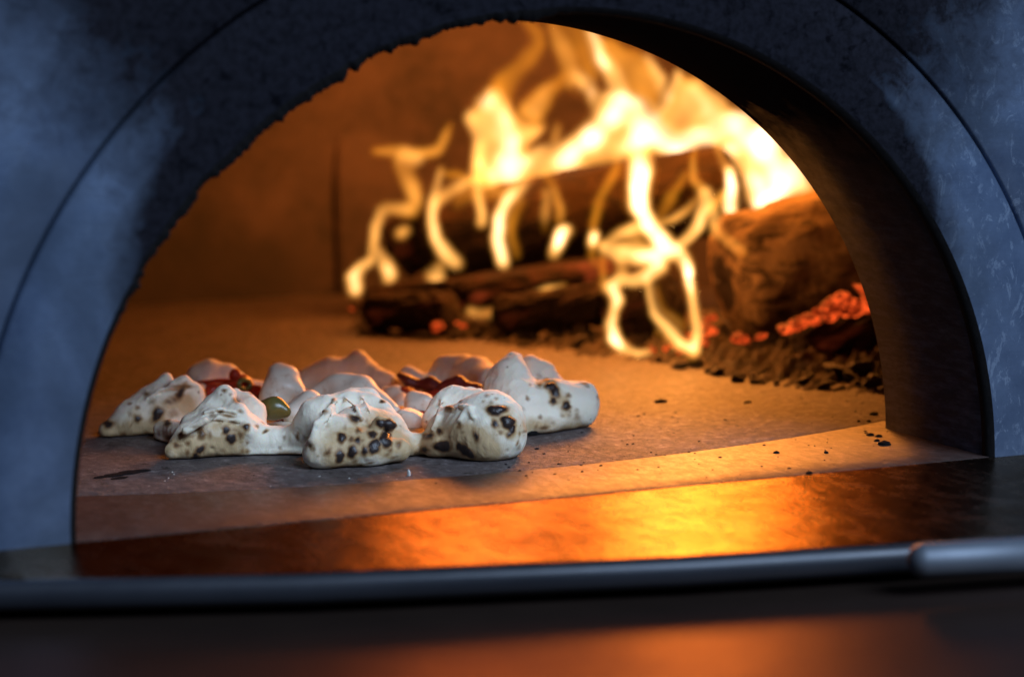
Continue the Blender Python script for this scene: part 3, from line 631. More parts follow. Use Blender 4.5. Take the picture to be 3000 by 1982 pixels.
def log(label, A, B, ra, rb, mat, seed, rough=.06, flat=1., knots=3, name='firewood_log', cat='log', grp=None):
    r_ = np.random.default_rng(seed); A, B = np.array(A), np.array(B); d = B-A; Ln = np.linalg.norm(d); d /= Ln
    s_ = np.cross(d, (0, 0, 1.)); s_ /= np.linalg.norm(s_); w = np.cross(s_, d)
    nl, nr = 90, 72; V = []
    ph = r_.random((10, 3))*6.28; fr = r_.uniform(1, 9, (10, 2))
    for i in range(nl):
        t = i/(nl-1)
        ee = min(t, 1-t)*nl/7.; endf = 1. if ee >= 1 else .45+.55*math.sqrt(1-(1-ee)**2)
        for k in range(nr):
            q = 2*math.pi*k/nr
            n_ = sum(math.sin(round(fr[j, 0])*q+fr[j, 1]*3*t+ph[j, 0])/(j+2) for j in range(6))*rough*.9
            n_ += rough*.55*math.sin(9*q+2.2*math.sin(7*t+ph[1, 1]))*math.sin(17*t+ph[2, 2]+3*q)
            n_ += rough*.5*(r_.random()-.5)
            r = (ra+(rb-ra)*t)*(1+n_)*endf
            V.append((t*Ln, r*math.cos(q), r*math.sin(q)*flat))
    F = [[i*nr+k, (i+1)*nr+k, (i+1)*nr+(k+1) % nr, i*nr+(k+1) % nr] for i in range(nl-1) for k in range(nr)]
    root = empty(name, A); R = Matrix((d, -s_, w)).transposed(); root.rotation_euler = R.to_euler()
    tag(root, label, cat, grp)
    def part(nm, V, F, mt, sm=True):
        o = mesh(nm, V, F, mt, None, sm); o.parent = root; return o
    part('bark', V, F, mat)
    for e, i0, sg in ((0, 0, -1), (1, (nl-1)*nr, 1)):
        E = [V[i0+k] for k in range(nr)]; c_ = np.mean(E, 0); VE = list(E); FE = []
        for j, f_ in enumerate((.7, .35)):
            VE += [tuple(c_+(np.array(p)-c_)*f_+np.array([sg*.0012*(j+1)*r_.uniform(-1, 2), 0, 0])) for p in E]
        VE.append(tuple(c_+np.array([sg*.002, 0, 0])))
        for j in range(2): FE += [[j*nr+k, j*nr+(k+1) % nr, (j+1)*nr+(k+1) % nr, (j+1)*nr+k] for k in range(nr)]
        FE += [[2*nr+k, 2*nr+(k+1) % nr, 3*nr] for k in range(nr)]
        part('cut_end', VE, FE, MEND)
    return root
log('thick scorched log with flaking bark lying at the right of the fire', at(2120, 830, 1.70), at(2780, 660, 1.74), .050, .054, MBARK, 3, .05)
log('dark log across the back of the fire, under the tallest flames', at(1215, 705, 1.93), at(2165, 545, 1.90), .036, .040, MBACK, 8, .05)
log('charred split log lying low in the middle of the fire', at(1330, 865, 1.80), at(1800, 800, 1.84), .013, .014, MCHARG, 11, .10)
log('black burnt log end at the left of the embers', at(1075, 905, 1.82), at(1330, 915, 1.78), .014, .017, MCHAR, 14, .12)
log('thin reddish glowing stick resting above the black log end', at(1075, 862, 1.85), at(1330, 838, 1.83), .006, .006, MCHARG, 15, .12, name='burning_stick', cat='stick')
log('charred log piece below the split log, above the ash', at(1450, 925, 1.77), at(1830, 880, 1.73), .015, .017, MCHAR, 17, .12)
log('black hollow log chunk behind the looping front flame', at(1790, 920, 1.735), at(1975, 880, 1.71), .024, .028, MCHAR, 19, .10)
log('dark log stub standing behind the left flames', at(1150, 745, 1.95), at(1320, 640, 1.95), .026, .028, MCHAR, 21, .08)
log('burnt log underneath the thick bark log, behind the red embers', at(2330, 1005, 1.60), at(2700, 930, 1.62), .018, .02, MCHAR, 23, .12)

# charcoal lumps and glowing embers
a = M('charcoal'); n = a.noise(2.6, 5, .7)
a.set(Base_Color=a.mix(a.ramp(n, [(.4, 0.), (.7, 1.)]), (.018, .012, .010), (.12, .075, .05)), Roughness=.7, Normal=a.bump(n, .8, .3)); MCOAL = a.m
a = M('ember_glow'); n = a.noise(1.3, 5, .75, dist=1.0)
a.set(Base_Color=(.05, .02, .015), Roughness=.8, Emission_Color=a.mix(a.ramp(n, [(.35, 0.), (.65, 1.)]), (.75, .025, .004), (1., .12, .018)), Emission_Strength=a.ramp(n, [(.38, .0), (.50, .35), (.64, 1.9)]), Normal=a.bump(n, .7, .3)); MEMB = a.m
a.t.nodes  # keep
a = M('ash'); n = a.noise(70, 7, .75); 
a.set(Base_Color=a.mix(a.ramp(n, [(.38, 0.), (.62, 1.)]), (.010, .008, .007), (.060, .038, .025)), Roughness=.95, Normal=a.bump(n, .8, .004)); MASH = a.m
def lump_mesh(seed, squash):
    import bmesh
    bm = bmesh.new(); bmesh.ops.create_icosphere(bm, subdivisions=2, radius=1); r_ = random.Random(seed)
    ph = [(r_.uniform(-3, 3), r_.uniform(-3, 3), r_.uniform(-3, 3), r_.uniform(0, 6)) for _ in range(6)]
    cut = [Vector((r_.gauss(0, 1), r_.gauss(0, 1), r_.gauss(0, 1))).normalized() for _ in range(7)]
    for v in bm.verts:
        p = v.co.copy(); f_ = 1+sum(math.sin(p.x*a_+p.y*b_+p.z*c_+d_) for a_, b_, c_, d_ in ph)*.06
        for n_ in cut:
            q = p.dot(n_); 
            if q > .62: p -= n_*(q-.62)
        v.co = Vector((p.x*f_, p.y*f_*.8, p.z*f_*squash))
    me = bpy.data.meshes.new('lump'); bm.to_mesh(me); bm.free(); return me
LM = [lump_mesh(i, random.uniform(.5, .85)) for i in range(8)]
LC = []; LE = []
for me in LM:
    a1 = me.copy(); a1.materials.append(MCOAL); LC.append(a1); a2 = me.copy(); a2.materials.append(MEMB); LE.append(a2)
def lump(P, r, glow, label, grp):
    o = bpy.data.objects.new('ember' if glow else 'charcoal_lump', random.choice(LE if glow else LC)); COL.objects.link(o)
    o.location = P; o.scale = (r*random.uniform(.8, 1.4), r*random.uniform(.8, 1.2), r*random.uniform(.7, 1.1)); o.rotation_euler = (random.uniform(-.3, .3), random.uniform(-.3, .3), random.uniform(0, 6.28))
    tag(o, label, 'ember' if glow else 'charcoal', grp); return o
def interp(x, pts): return float(np.interp(x, [p[0] for p in pts], [p[1] for p in pts]))
near = [(1030, 985), (1250, 975), (1450, 1005), (1700, 1040), (1900, 1062), (2120, 1105), (2300, 1140), (2600, 1160)]
far = [(1030, 940), (1400, 930), (1800, 960), (2200, 1000), (2600, 1030)]
nc = 0
for i in range(190):
    x = random.uniform(1060, 2600); lo_, hi_ = interp(x, far), interp(x, near); t = random.random()**.8
    y = hi_-(hi_-lo_)*t; P = ground(x, y); r = random.choice([.002, .003, .004, .005, .006, .009])*(.7+.6*t)
    P[2] = r*.40+.006*t*random.random()
    zn = int(np.searchsorted([1350, 1700, 2060, 2330], x)); sz = 'tiny' if r < .0055 else 'chunky' if r > .0085 else 'small'
    fr = 'front' if t < .5 else 'rear'
    where = ['below the black log end at the left', 'below the charred split log', 'round the foot of the looping flame', 'below the left end of the thick bark log', 'at the far right under the thick bark log'][zn]
    lump(P, r, False, f'{sz} charcoal lump in the {fr} ash {where}', f'{sz} charcoal lumps at the {fr} of the ash {where}')
for x, y, d, r, lb in [(2160, 1112, 1.50, .008, 'flat dark charcoal piece lying foremost on the hearth at the right'), (2215, 1118, 1.49, .009, None), (2450, 1085, 1.50, .015, None), (2530, 1075, 1.48, .018, None), (2360, 1075, 1.53, .014, None), (2560, 1120, 1.45, .012, None), (1330, 985, 1.76, .008, None), (1640, 1000, 1.70, .009, None), (1700, 1015, 1.69, .007, None)]:
    lump(at(x, y, d), r*.75, False, lb or ('big dark charcoal lump at the far right, against the arch reveal' if x > 2300 else 'big dark charcoal lump in front of the middle logs' if x < 1800 else 'broad flat charcoal piece right of the foremost one'), None if lb else ('big charcoal lumps at the far right' if x > 2300 else 'big charcoal lumps in front of the middle logs' if x < 1800 else None))
emb = []
for t in np.linspace(0, 1, 26): emb.append((2292+t*262+random.uniform(-8, 8), 965-t*105+random.uniform(-26, 26)*(.5+t*.6), 1.56+random.uniform(-.012, .012), random.choice([.003, .005, .007, .0095, .012]), 'right'))
emb += [(2175, 992, 1.60, .007, 'right'), (2160, 985, 1.6, .005, 'right'), (2145, 1082, 1.57, .003, 'right'), (2168, 1070, 1.57, .003, 'right'), (2225, 985, 1.59, .004, 'right')]
for x, y, r in [(1282, 955, .0065), (1276, 966, .004), (1340, 945, .004), (1358, 953, .004), (1492, 922, .005), (1508, 930, .0045), (1470, 928, .004), (1700, 960, .004), (1030, 905, .003)]: emb.append((x, y, 1.76 if x > 1100 else 1.82, r, 'left'))
for x, y, r in [(1905, 1030, .006), (1930, 1035, .006), (1960, 1020, .007), (1985, 1030, .006), (2010, 1035, .005), (2040, 985, .009), (2070, 960, .009), (2085, 930, .008), (2060, 1000, .008), (2010, 1000, .008)]: emb.append((x, y, 1.64, r, 'front'))
for x, y, d, r, w in emb:
    lb = {'right': 'under the thick bark log, ' + ('right end of the ember streak', 'middle of the ember streak', 'left end of the ember streak', 'left of the ember streak')[int(np.searchsorted([-2470, -2380, -2285], -x))] if w == 'right' else '',
          'left': 'low in the burnt pile, ' + ('below the black log end', 'below the split log')[int(x > 1420)], 'front': 'beside the looping front flame, ' + ('low on the ash', 'higher against the log end')[int(y < 1010)]}[w]
    sz = 'large' if r > .0068 else 'small'
    lump(at(x, y, d), r, True, f'{sz} red ember {lb}', f'{sz} red embers {lb}')
# ash bed: low uneven heap under the wood
nx_, ny_ = 170, 60; V = []
for j in range(ny_):
    for i in range(nx_):
        x = 1010+i/(nx_-1)*1650; lo_, hi_ = interp(x, far)-75, interp(x, near)+10; y = hi_-(hi_-lo_)*(j/(ny_-1)); P = ground(x, y)
        e = min(1, (j/(ny_-1))*3.5, (1-j/(ny_-1))*6, i/10, (nx_-1-i)/4)
        P[2] = -.002+e*(.004+.005*math.sin(x*.031+y*.05)*math.sin(y*.07+1)+.006*math.sin(x*.11+y*.2)*math.sin(x*.047)+.006*random.random()); V.append(P)
F = [[j*nx_+i, j*nx_+i+1, (j+1)*nx_+i+1, (j+1)*nx_+i] for j in range(ny_-1) for i in range(nx_-1)]
tag(mesh('ash_bed', V, F, MASH), 'low uneven bed of dark ash and cinders under the burning logs', 'ash', kind='stuff')
# crumbs and soot flakes on hearth and sill
V = []; F = []
def crumb(P, r, el=1., zf=.5, an=0.):
    b_ = len(V); k = random.choice([5, 6, 7]); zf = zf*1.7; q0 = random.random()*6
    for lvl, rr in ((0., 1.), (.6, .8)):
        for i in range(k):
            q = q0+2*math.pi*i/k; s_ = r*rr*random.uniform(.7, 1.2); X_, Y_ = s_*math.cos(q)*el, s_*math.sin(q)
            V.append((P[0]+X_*math.cos(an)-Y_*math.sin(an), P[1]+X_*math.sin(an)+Y_*math.cos(an), P[2]+lvl*r*zf))
    V.append((P[0], P[1], P[2]+r*zf))
    for i in range(k):
        j = (i+1) % k; F.append([b_+i, b_+j, b_+k+j, b_+k+i]); F.append([b_+k+i, b_+k+j, b_+2*k])
for i in range(330):
    x = random.uniform(1250, 2600) if random.random() < .8 else random.uniform(260, 1300)
    y = random.uniform(1130, 1420)
    P = ground(x, y)
    if P[1] < .003 or (P[0]-cx)**2+(P[1]-cy)**2 < .155**2 and P[1] > .13: continue
    edge_ = hc[1]-math.sqrt(hR**2-(P[0]-hc[0])**2); P[2] = .0001 if P[1] > edge_ else .0007
    crumb(P, random.choice([.0002, .0003, .0003, .0004, .0005, .0007]) * (1 if x > 1300 else .6), random.uniform(1, 2.2))
for x, y, r, el in [(1935, 1178, .0026, 2), (2560, 1215, .0025, 1.3), (2545, 1235, .0016, 1), (2515, 1235, .0013, 1), (2590, 1305, .0030, 1.6), (2570, 1295, .0016, 1.4), (2275, 1330, .0017, 1.1), (2420, 1330, .0015, 1), (2190, 1180, .0018, 1.5), (1560, 1275, .0034, 1.6), (2370, 1390, .0016, 1.4), (2550, 1278, .0018, 1.5), (2575, 1282, .0018, 1.5)]:
    P = ground(x, y); P[2] = .0001 if y < 1262 else .0007; crumb(P, r, el)
for x, y, r in [(300, 1397, .005), (335, 1392, .007), (375, 1385, .008), (410, 1380, .007), (350, 1400, .005)]: crumb(ground(x, y), r*.7, 1.6, .12, .35)
tag(mesh('crumbs', V, F, MSOOT, None, False), 'black crumbs and soot flakes scattered over hearth and sill', 'crumbs', kind='stuff')
V = []; F = []
for i in range(16):
    x = random.uniform(420, 1500); y = random.uniform(1375, 1425)-max(0, x-1000)*.05; crumb(ground(x, y), random.uniform(.0002, .0004), 1, .8)
crumb(ground(1197, 1392), .0013, .8, 1.6)
a = M('flour'); a.set(Base_Color=(.8, .77, .7), Roughness=.8)
tag(mesh('flour_crumbs', V, F, a.m, None, False), 'tiny white flour crumbs on the stone in front of the pizza', 'flour', kind='stuff')

# ------------------------------------------------------------------ flames: solid bodies of glowing gas
def gas(name, col, k):
    m_ = bpy.data.materials.new(name); m_.use_nodes = True; t = m_.node_tree; t.nodes.clear()
    e = t.nodes.new('ShaderNodeEmission'); e.inputs[0].default_value = (*col, 1); e.inputs[1].default_value = k
    o = t.nodes.new('ShaderNodeOutputMaterial'); t.links.new(e.outputs[0], o.inputs['Volume']); return m_
G_OUT = gas('flame_gas', (1., .33, .018), 64.)
G_CORE = gas('flame_core_gas', (1., .56, .17), 118.)
G_HEART = gas('flame_heart_gas', (1., .92, .78), 120.)
def smooth2(A, n):
    for _ in range(n):
        A = (A+np.roll(A, 1, 0)+np.roll(A, -1, 0))/3; A = (A+np.roll(A, 1, 1)+np.roll(A, -1, 1))/3
    return A
FG = 5.
def poly_d(X, Y, P):
    P = np.array(P, float); ins = np.zeros(X.shape, bool); dm = np.full(X.shape, 1e9)
    for (ax, ay), (bx, by) in zip(P, np.roll(P, -1, 0)):
        t = np.clip(((X-ax)*(bx-ax)+(Y-ay)*(by-ay))/((bx-ax)**2+(by-ay)**2+1e-9), 0, 1)
        dm = np.minimum(dm, np.hypot(X-ax-t*(bx-ax), Y-ay-t*(by-ay)))
        c_ = ((ay > Y) != (by > Y)) & (X < (bx-ax)*(Y-ay)/(by-ay+1e-12)+ax); ins ^= c_
    return np.where(ins, dm, -dm)
def flame(label, dist, items, seed=0, warp=5., thick=1., name='flame', grp=None, sm=1, slim=True):
    """items: ('s', zoom, [(x,y,r)...], strength, core) strokes, ('p', zoom, pts, edge, strength, core) sheets, ('h', zoom, pts, edge) holes"""
    pts = []
    ZM = {'5': (1300, 0, 1.978), '4': (1650, 400, 2.01), '3': (950, 400, 2.306)}
    def tr(z, L): ox, oy, sc = ZM[z]; return [(ox+q[0]/sc, oy+q[1]/sc)+tuple(v/sc for v in q[2:3])+tuple(q[3:]) for q in L]
    IT = []
    for it in items:
        L = tr(it[1], it[2]); IT.append((it[0], L)+tuple(it[3:])); mr = max([q[2] for q in L if len(q) > 2] or [0])
        if it[0] != 'h': pts += [(q[0]-mr, q[1]-mr) for q in L]+[(q[0]+mr, q[1]+mr) for q in L]
    pts = np.array(pts); lo_, hi_ = pts.min(0)-25, pts.max(0)+25
    xs = np.arange(lo_[0], hi_[0], FG); ys = np.arange(lo_[1], hi_[1], FG); X0, Y0 = np.meshgrid(xs, ys)
    r_ = np.random.default_rng(seed); X, Y = X0.copy(), Y0.copy()
    for i in range(6):
        f_ = r_.uniform(.008, .035, 2); p_ = r_.random(2)*6.28
        X += warp*.5*np.sin(Y0*f_[0]+X0*f_[1]*.4+p_[0]); Y += warp*.35*np.sin(X0*f_[1]+Y0*f_[0]*.3+p_[1])
    for n_, am in ((30, 4.5), (12, 1.1)):
        for G in (X, Y):
            q_ = smooth2(r_.normal(size=X.shape), n_); G += warp*am*.2*q_/max(q_.std(), 1e-9)
    T = np.zeros(X.shape); Cc = np.zeros(X.shape); Hl = np.zeros(X.shape)
    for it in IT:
        if it[0] == 's':
            L, st_, co_ = it[1:4]; B = np.zeros(X.shape); sc_ = .80 if slim else 1.0; B3 = np.zeros(X.shape)
            for q0, q1 in (zip(L, L[1:]) if len(L) > 1 else [(L[0], L[0])]):
                (ax, ay, ra), (bx, by, rb) = q0[:3], q1[:3]; sa = q0[3] if len(q0) > 3 else 1.; sb = q1[3] if len(q1) > 3 else 1.
                t = np.clip(((X-ax)*(bx-ax)+(Y-ay)*(by-ay))/((bx-ax)**2+(by-ay)**2+1e-6), 0, 1)
                d = np.hypot(X-ax-t*(bx-ax), Y-ay-t*(by-ay))/((ra+(rb-ra)*t)*sc_); B3 = np.maximum(B3, np.clip(1-(d/1.9)**2, 0, 1)**2*(sa+(sb-sa)*t)); B = np.maximum(B, np.clip(1-d*d, 0, 1)**1.05*(sa+(sb-sa)*t))
            T += B*st_; Hl = np.maximum(Hl, B3*st_*.11); Cc += np.clip(B-.22, 0, 1)/.78*co_
        elif it[0] == 'p':
            P, ed, st_, co_ = it[1:5]; d = poly_d(X, Y, P); B = np.clip(d/(ed/2), 0, 1); B = B*B*(3-2*B); T += B*st_
            B2 = np.clip((d-ed*.18)/(ed*.6), 0, 1); Cc += B2*co_
        else:
            P, ed = it[1:3]; d = poly_d(X, Y, P); B = 1-np.clip((d+ed*.3)/(ed*.6), 0, 1); T *= B; Cc *= B
    # wispy streaks running through the gas
    stx = np.zeros(X.shape)
    for i in range(9):
        f_ = r_.uniform(.012, .06); an = r_.uniform(.5, 1.25); stx += np.sin((X0*math.sin(an)+Y0*math.cos(an)*.6)*f_*1.0+r_.random()*6.28+1.5*np.sin(Y0*.013+i))
    T = T+Hl; T = 1.45*(1-np.exp(-T/1.2)); Cc = 1.9*(1-np.exp(-Cc/1.6))
    T *= np.clip(1+.10*stx, .6, 1.4); Cc *= np.clip(1+.16*stx, .15, 1.8)
    q_ = smooth2(r_.normal(size=X.shape), 40); q_ /= max(q_.std(), 1e-9); q2 = smooth2(r_.normal(size=X.shape), 12); q2 /= max(q2.std(), 1e-9)
    v_ = np.clip(1+(.17 if slim else .10)*q_+.08*q2, .55, 1.4); T *= v_; Cc *= v_**1.6
    T, Cc = smooth2(T, sm), smooth2(Cc, sm+2)
    Ch = smooth2(Cc, 1); T *= .016*thick; Cc *= .013*thick; Cc = np.minimum(Cc, T*.8-.0009)
    T[[0, -1]] = 0; T[:, [0, -1]] = 0
    dd = np.zeros(X.shape)
    for i in range(5): f_ = r_.uniform(.004, .012, 2); dd += .006*np.sin(X0*f_[0]+Y0*f_[1]+r_.random()*6.28)
    if callable(dist): D = dist(X0, Y0)+dd
    else: D = dist+dd
    RX = (X0-1500)/FPX; RY = (Y0-991)/FPX
    C0 = CP+D[..., None]*(fw+RX[..., None]*rt-RY[..., None]*up)
    dirn = np.array([fw[0], fw[1], 0]); dirn /= np.linalg.norm(dirn)
    def body(nm, Th, mat, root):
        c = Th > (.0003 if nm != 'flame_body' else .0006); cell = c[:-1, :-1] | c[1:, :-1] | c[:-1, 1:] | c[1:, 1:]
        if not cell.any(): return
        ny, nx = Th.shape; idF = np.arange(ny*nx).reshape(ny, nx); idB = idF+ny*nx
        Tk = np.maximum(Th, .0004 if nm == 'flame_core' else .0001 if nm == 'flame_heart' else .0009)[..., None]
        V = np.concatenate([(C0-dirn*Tk*.5).reshape(-1, 3), (C0+dirn*Tk*.5).reshape(-1, 3)])
        j, i = np.where(cell); Q = lambda A: np.stack([A[j, i], A[j, i+1], A[j+1, i+1], A[j+1, i]], 1)
        QF = Q(idF); E = np.concatenate([QF[:, [k, (k+1) % 4]] for k in range(4)])
        key = E.min(1).astype(np.int64)*(2*ny*nx)+E.max(1); u_, fi, cnt = np.unique(key, return_index=True, return_counts=True)
        rim = E[fi[cnt == 1]]; rimq = np.stack([rim[:, 0], rim[:, 1], rim[:, 1]+ny*nx, rim[:, 0]+ny*nx], 1)
        F = np.concatenate([QF[:, ::-1], Q(idB), rimq])
        us, inv = np.unique(F, return_inverse=True)
        return mesh(nm, V[us], inv.reshape(F.shape), mat, root)
    jj, ii = np.where(T > .0004)
    k = jj.argmax(); base = C0[jj[k], ii[k]]
    root = tag(empty(name, tuple(base)), label, 'flame', grp)
    body('flame_body', T, G_OUT, root); body('flame_core', Cc, G_CORE, root); body('flame_heart', np.minimum(np.clip(Ch-.50, 0, 2)*.0095*thick, Cc*.8-.0006), G_HEART, root)
    return root

flame('broad blazing sheet of yellow-white flame filling the upper right of the mouth', 1.92, [
    ('p', '5', [(112, 680), (150, 620), (280, 515), (345, 470), (385, 600), (450, 690), (560, 715), (610, 690), (620, 800), (520, 855), (640, 850), (740, 785), (850, 700), (880, 600), (930, 520), (1000, 520), (1090, 560), (1200, 670), (1290, 740), (1400, 780), (1560, 720), (1690, 620), (1800, 660), (2000, 900), (2200, 1080), (2140, 1130), (1980, 1170), (1840, 1250), (1760, 1150), (1690, 1010), (1600, 850), (1540, 838), (1400, 880), (1180, 925), (1000, 970), (860, 1015), (700, 1075), (560, 1100), (480, 1110), (400, 1150), (330, 1165), (240, 1150), (160, 1020), (160, 780)], 70, .95, .58),
    ('p', '5', [(575, 735), (700, 540), (745, 440), (700, 400), (600, 470), (420, 590), (380, 640), (420, 720), (500, 760)], 60, .75, .16),
    ('p', '5', [(850, 190), (960, 200), (1100, 270), (1230, 360), (1290, 430), (1260, 560), (1215, 680), (1100, 580), (960, 545), (930, 470), (880, 330)], 60, .75, .06),
    ('p', '5', [(1340, 380), (1500, 480), (1700, 620), (1720, 700), (1500, 790), (1350, 800), (1230, 740), (1220, 640), (1290, 540)], 60, .8, .35),
    # orange wisps at the top
    ('s', '5', [(310, 560, 80, 1), (400, 440, 72, .8), (500, 340, 62, .7), (555, 250, 48, .65), (545, 190, 40, .5), (480, 130, 30, .3)], .62, 0),
    ('s', '5', [(745, 500, 66, .9), (720, 360, 62, 1), (680, 250, 58, .7), (650, 130, 50, .45)], .7, .12), ('s', '5', [(770, 170, 90, .6), (800, 300, 80, .8), (850, 430, 60, .6)], .45, 0),
    # cream ridges
    ('s', '5', [(265, 590, 90), (300, 700, 100), (345, 850, 100), (400, 980, 84), (385, 1090, 60, .8)], .35, .95), ('s', '5', [(180, 670, 66, .8), (205, 800, 56), (210, 950, 50, .8)], .3, .55),
    ('s', '5', [(400, 960, 70), (560, 930, 86), (700, 895, 80), (820, 820, 84), (920, 720, 110), (1000, 620, 110)], .35, .9),
    ('s', '5', [(970, 560, 60), (1080, 650, 110), (1200, 760, 130), (1350, 820, 100), (1550, 780, 92), (1700, 690, 90), (1800, 680, 70)], .35, 1.25),
    ('s', '5', [(1100, 860, 90, .8), (1000, 930, 50, .4)], .2, .55), ('s', '5', [(600, 1020, 70, .8), (800, 990, 56, .7)], .2, .25),
    ('s', '5', [(1700, 690, 90, .8), (1900, 880, 150), (2060, 1060, 150)], .3, 1.4), ('s', '5', [(1760, 1050, 56, .7), (1850, 1170, 70), (2000, 1120, 70)], .35, 1.1), ('s', '5', [(1650, 860, 60), (1720, 980, 60, .8), (1790, 1100, 60)], .2, .6),
    ('s', '5', [(1010, 550, 70), (970, 430, 60), (920, 330, 52), (880, 240, 46, .9), (860, 180, 40, .8)], .4, 1.1),
    ('s', '5', [(740, 430, 50, .4), (860, 560, 70, .8), (950, 640, 90)], .3, .6),
    ('s', '5', [(1245, 540, 40, .4), (1240, 440, 44), (1180, 340, 44, .8)], .3, .75), ('s', '5', [(1225, 680, 40, .6), (1290, 560, 46), (1345, 420, 34, .8)], .35, .75), ('s', '5', [(1430, 560, 110, .7), (1560, 640, 110)], .1, .5),
    ('s', '5', [(640, 830, 36, .6), (662, 740, 22, .4)], .7, .3),
    ('h', '5', [(762, 500), (850, 640), (845, 690), (740, 772), (690, 750), (668, 700), (650, 745), (610, 800), (560, 838), (480, 850), (500, 825), (570, 760), (605, 690), (665, 580)], 34),
], 1, 5., 1.0, slim=False)
flame('thin amber veil of flame hanging between the left flames and the blaze', 1.90, [('p', '3', [(900, 330), (1010, 180), (1150, 250), (1280, 330), (1230, 460), (1060, 470), (860, 500), (820, 420)], 90, .55, .08)], 16, 6)
flame('short straight flame dripping below the left edge of the blaze', 1.84, [('s', '3', [(1040, 600, 48, .9), (1038, 480, 42, .8), (1035, 340, 46, 1), (1040, 180, 56, .8), (1050, 40, 60, .4)], .85, .55)], 2, 4)
flame('forked flame licking the left face of the back log, below the blaze', 1.82, [('s', '3', [(1205, 850, 58), (1195, 790, 52), (1178, 690, 52), (1185, 570, 52), (1235, 440, 66, .9), (1290, 360, 80, .7), (1400, 260, 80, .3)], .9, .95), ('s', '3', [(1290, 800, 38, .5), (1270, 700, 40, .8), (1260, 600, 44, .9), (1330, 450, 60, .6)], .45, 0)], 3, 4)
flame('faint thin orange streak of flame hanging before the back log', 1.83, [('s', '3', [(1500, 640, 34, .2), (1490, 540, 46, .8), (1480, 380, 50, .7)], .32, .1), ('s', '3', [(1590, 560, 34, .5), (1590, 470, 40, .9), (1550, 370, 44, .9), (1500, 270, 50, .5)], .42, .05)], 4, 4)
flame('leftmost flame, rising from a bright white foot in a wavering hook', 1.86, [
    ('s', '3', [(198, 1045, 62, 1.2), (200, 975, 58), (260, 905, 46, .85), (318, 845, 42, .8)], 1.0, 1.5), ('s', '3', [(318, 845, 40, .7), (318, 720, 48, .9), (335, 600, 48, 1), (375, 515, 52, .9), (450, 470, 54, .7), (560, 470, 70, .4)], .85, .55),
    ('s', '3', [(450, 930, 62), (420, 860, 62), (370, 780, 48, .8), (350, 740, 36, .4)], .9, 1.05), ('s', '3', [(480, 480, 50, .5), (580, 480, 66, .7), (625, 430, 54, .9), (610, 320, 72, 1), (560, 210, 90, .9), (520, 150, 70, .8)], .50, .08),
    ('s', '3', [(330, 100, 40, .7), (430, 100, 50, .8), (560, 110, 60), (680, 100, 56), (770, 60, 50, .9), (830, 10, 42, .9), (865, -70, 22, .6)], .55, .05), ('s', '3', [(540, 120, 80), (620, 150, 70)], .30, .15)], 5, 5)
flame('tiny round floating spark of flame above the left flames', 1.88, [('s', '3', [(520, 655, 50), (545, 635, 46)], .8, .3)], 6, 0, name='spark')
flame('second flame from the left, bright and swept like a question mark', 1.84, [
    ('s', '3', [(880, 830, 64), (840, 770, 62), (780, 680, 56), (735, 570, 50, .8), (735, 450, 52, .85), (780, 340, 46, .7), (800, 240, 32, .5), (800, 190, 14, .3)], .95, 1.05), ('s', '3', [(750, 450, 50), (850, 385, 50, .9), (940, 320, 46, .8), (1050, 270, 40, .4)], .6, .25), ('s', '3', [(810, 225, 22, .6), (900, 270, 40, .7), (970, 310, 40, .5)], .55, 0)], 7, 5)
flame('blunt amber flame low above the black log end', 1.83, [('s', '3', [(780, 880, 50, .7), (755, 950, 80), (755, 1015, 66, .8)], .8, .62)], 8, 3)
flame('small slanting flame between the forked flame and the looping flame', 1.80, [('s', '3', [(1615, 650, 58), (1590, 710, 56, .9), (1555, 800, 46, .4)], .85, .8)], 9, 3)
flame('narrow flat flame lying along the glowing coals', 1.775, [('s', '3', [(985, 1175, 38, .8), (1080, 1178, 42), (1190, 1172, 38, .7)], .85, .55)], 10, 2)
flame('narrow slanting flame under the split log', 1.765, [('s', '3', [(1380, 1100, 32, .7), (1470, 1060, 42), (1550, 1030, 36, .8), (1640, 1010, 24, .4)], .75, .35)], 11, 3)
flame('round bright flame bud at the left of the looping flame', 1.70, [('s', '4', [(192, 585, 52), (184, 615, 50)], .9, 1.05), ('s', '4', [(190, 640, 46, .7), (185, 760, 30, .3)], .5, 0), ('s', '4', [(325, 170, 40, .5), (280, 270, 44, .9), (210, 400, 44, 1), (185, 490, 38, .8), (185, 560, 26, .7)], .45, 0)], 12, 4)
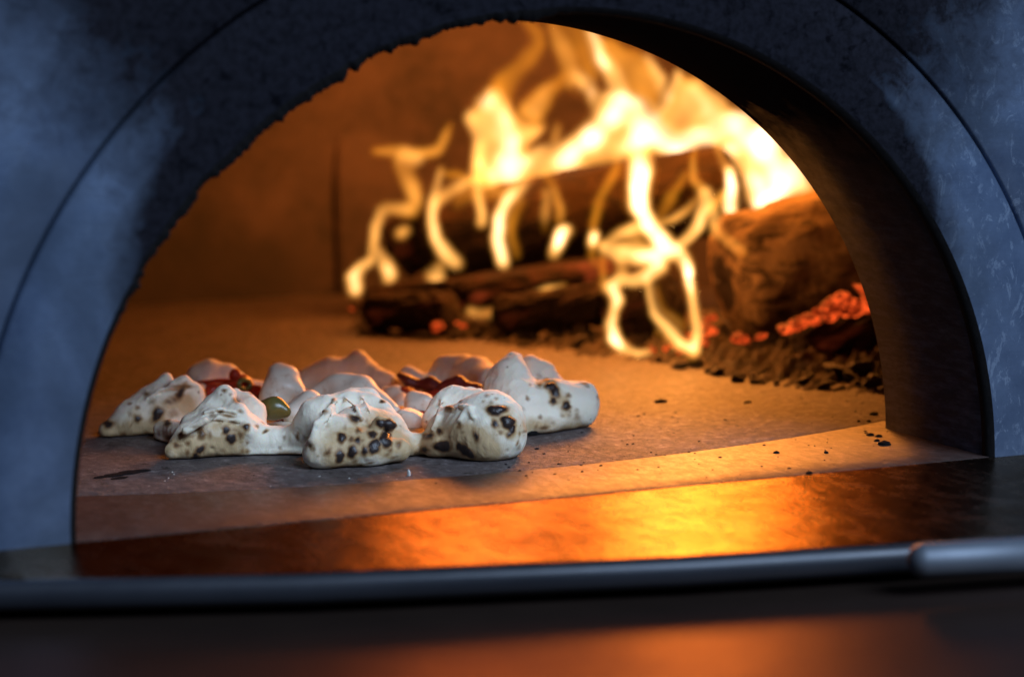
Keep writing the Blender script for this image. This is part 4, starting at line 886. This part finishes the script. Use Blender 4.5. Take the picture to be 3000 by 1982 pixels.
flame('large white looping flame twisting down to the front of the fire', 1.575, [
    ('s', '4', [(450, 100, 80, .6), (455, 200, 78, .9), (455, 300, 76), (450, 420, 68), (500, 520, 60), (600, 630, 60), (690, 710, 54), (730, 800, 42, .9)], .95, 1.45),
    ('s', '4', [(730, 800, 42, .9), (752, 890, 34, .75), (767, 1040, 32, .75), (785, 1170, 38, .9), (770, 1245, 46, 1.1), (690, 1215, 40), (610, 1130, 34, .85), (540, 1030, 30, .7), (508, 940, 28, .65), (495, 850, 26, .5)], .8, 1.0),
    ('s', '4', [(245, 645, 40, .7), (340, 680, 60), (480, 690, 66), (600, 690, 56)], .85, 1.15), ('s', '4', [(240, 630, 30, .7), (330, 570, 36, .8), (430, 530, 40, .8), (500, 545, 40, .6)], .8, .55), ('p', '4', [(250, 620), (440, 530), (560, 640), (460, 700), (280, 700)], 60, .5, .3),
    ('s', '4', [(560, 760, 52), (480, 820, 52, .95), (400, 850, 42, .8), (335, 840, 46, .85), (290, 890, 46, .9), (315, 965, 42), (285, 1040, 30, .8), (272, 1110, 34, .9), (295, 1185, 48, 1.15), (345, 1245, 40, 1.1), (420, 1268, 28, .9), (500, 1258, 18, .5)], .8, 1.05),
    ('s', '4', [(240, 670, 26, .5), (242, 800, 28, .6), (252, 890, 30, .8)], .45, .05), ('s', '4', [(350, 720, 44, .6), (350, 820, 44, .7)], .6, .3), ('s', '4', [(430, 720, 60, .7), (560, 730, 60, .8)], .4, .5),
    ('s', '4', [(560, 500, 22, .5), (650, 475, 28), (740, 430, 30, .9), (800, 370, 26, .5)], .5, .18), ('s', '4', [(670, 670, 40, .8), (740, 600, 38), (805, 510, 42), (838, 420, 52), (840, 350, 54, .8)], .75, .7), ('s', '4', [(830, 340, 44, .8), (780, 260, 30, .8), (770, 150, 24, .7), (780, 50, 18, .4)], .45, .05),
    ('s', '4', [(870, 390, 40, .8), (905, 480, 50, .8), (905, 570, 44, .5)], .45, .25), ('s', '4', [(900, 520, 30), (960, 600, 34, .8), (1045, 685, 26, .4)], .40, .1), ('s', '4', [(550, 480, 30, .4), (640, 360, 40, .8), (730, 230, 30, .5)], .30, 0),
    ('s', '4', [(560, 1140, 30, .5), (660, 1210, 40, .6), (760, 1290, 34, .8), (800, 1265, 20, .5)], .35, .0), ('s', '4', [(540, 880, 30, .5), (590, 1010, 30, .6), (680, 1120, 40, .6)], .28, .05)], 13, 3, 1.12, slim=False)
flame('long bright white flame drop right of the looping flame, before the back log', 1.70, [('s', '4', [(965, 200, 34, .8), (985, 300, 52), (985, 420, 62), (1000, 500, 50), (1000, 535, 36, .8)], 1.0, 1.4), ('s', '4', [(960, 210, 30, .8), (930, 120, 28, .6), (905, 30, 36, .4)], .6, .2), ('s', '4', [(940, 350, 50), (880, 400, 40, .7), (850, 440, 26, .4)], .45, .05)], 14, 3)
flame('small pale flame at the far right, beside the arch rim', 1.86, [('s', '4', [(1545, 470, 44, .6), (1590, 560, 50), (1640, 640, 36, .6)], .7, .45)], 15, 3)
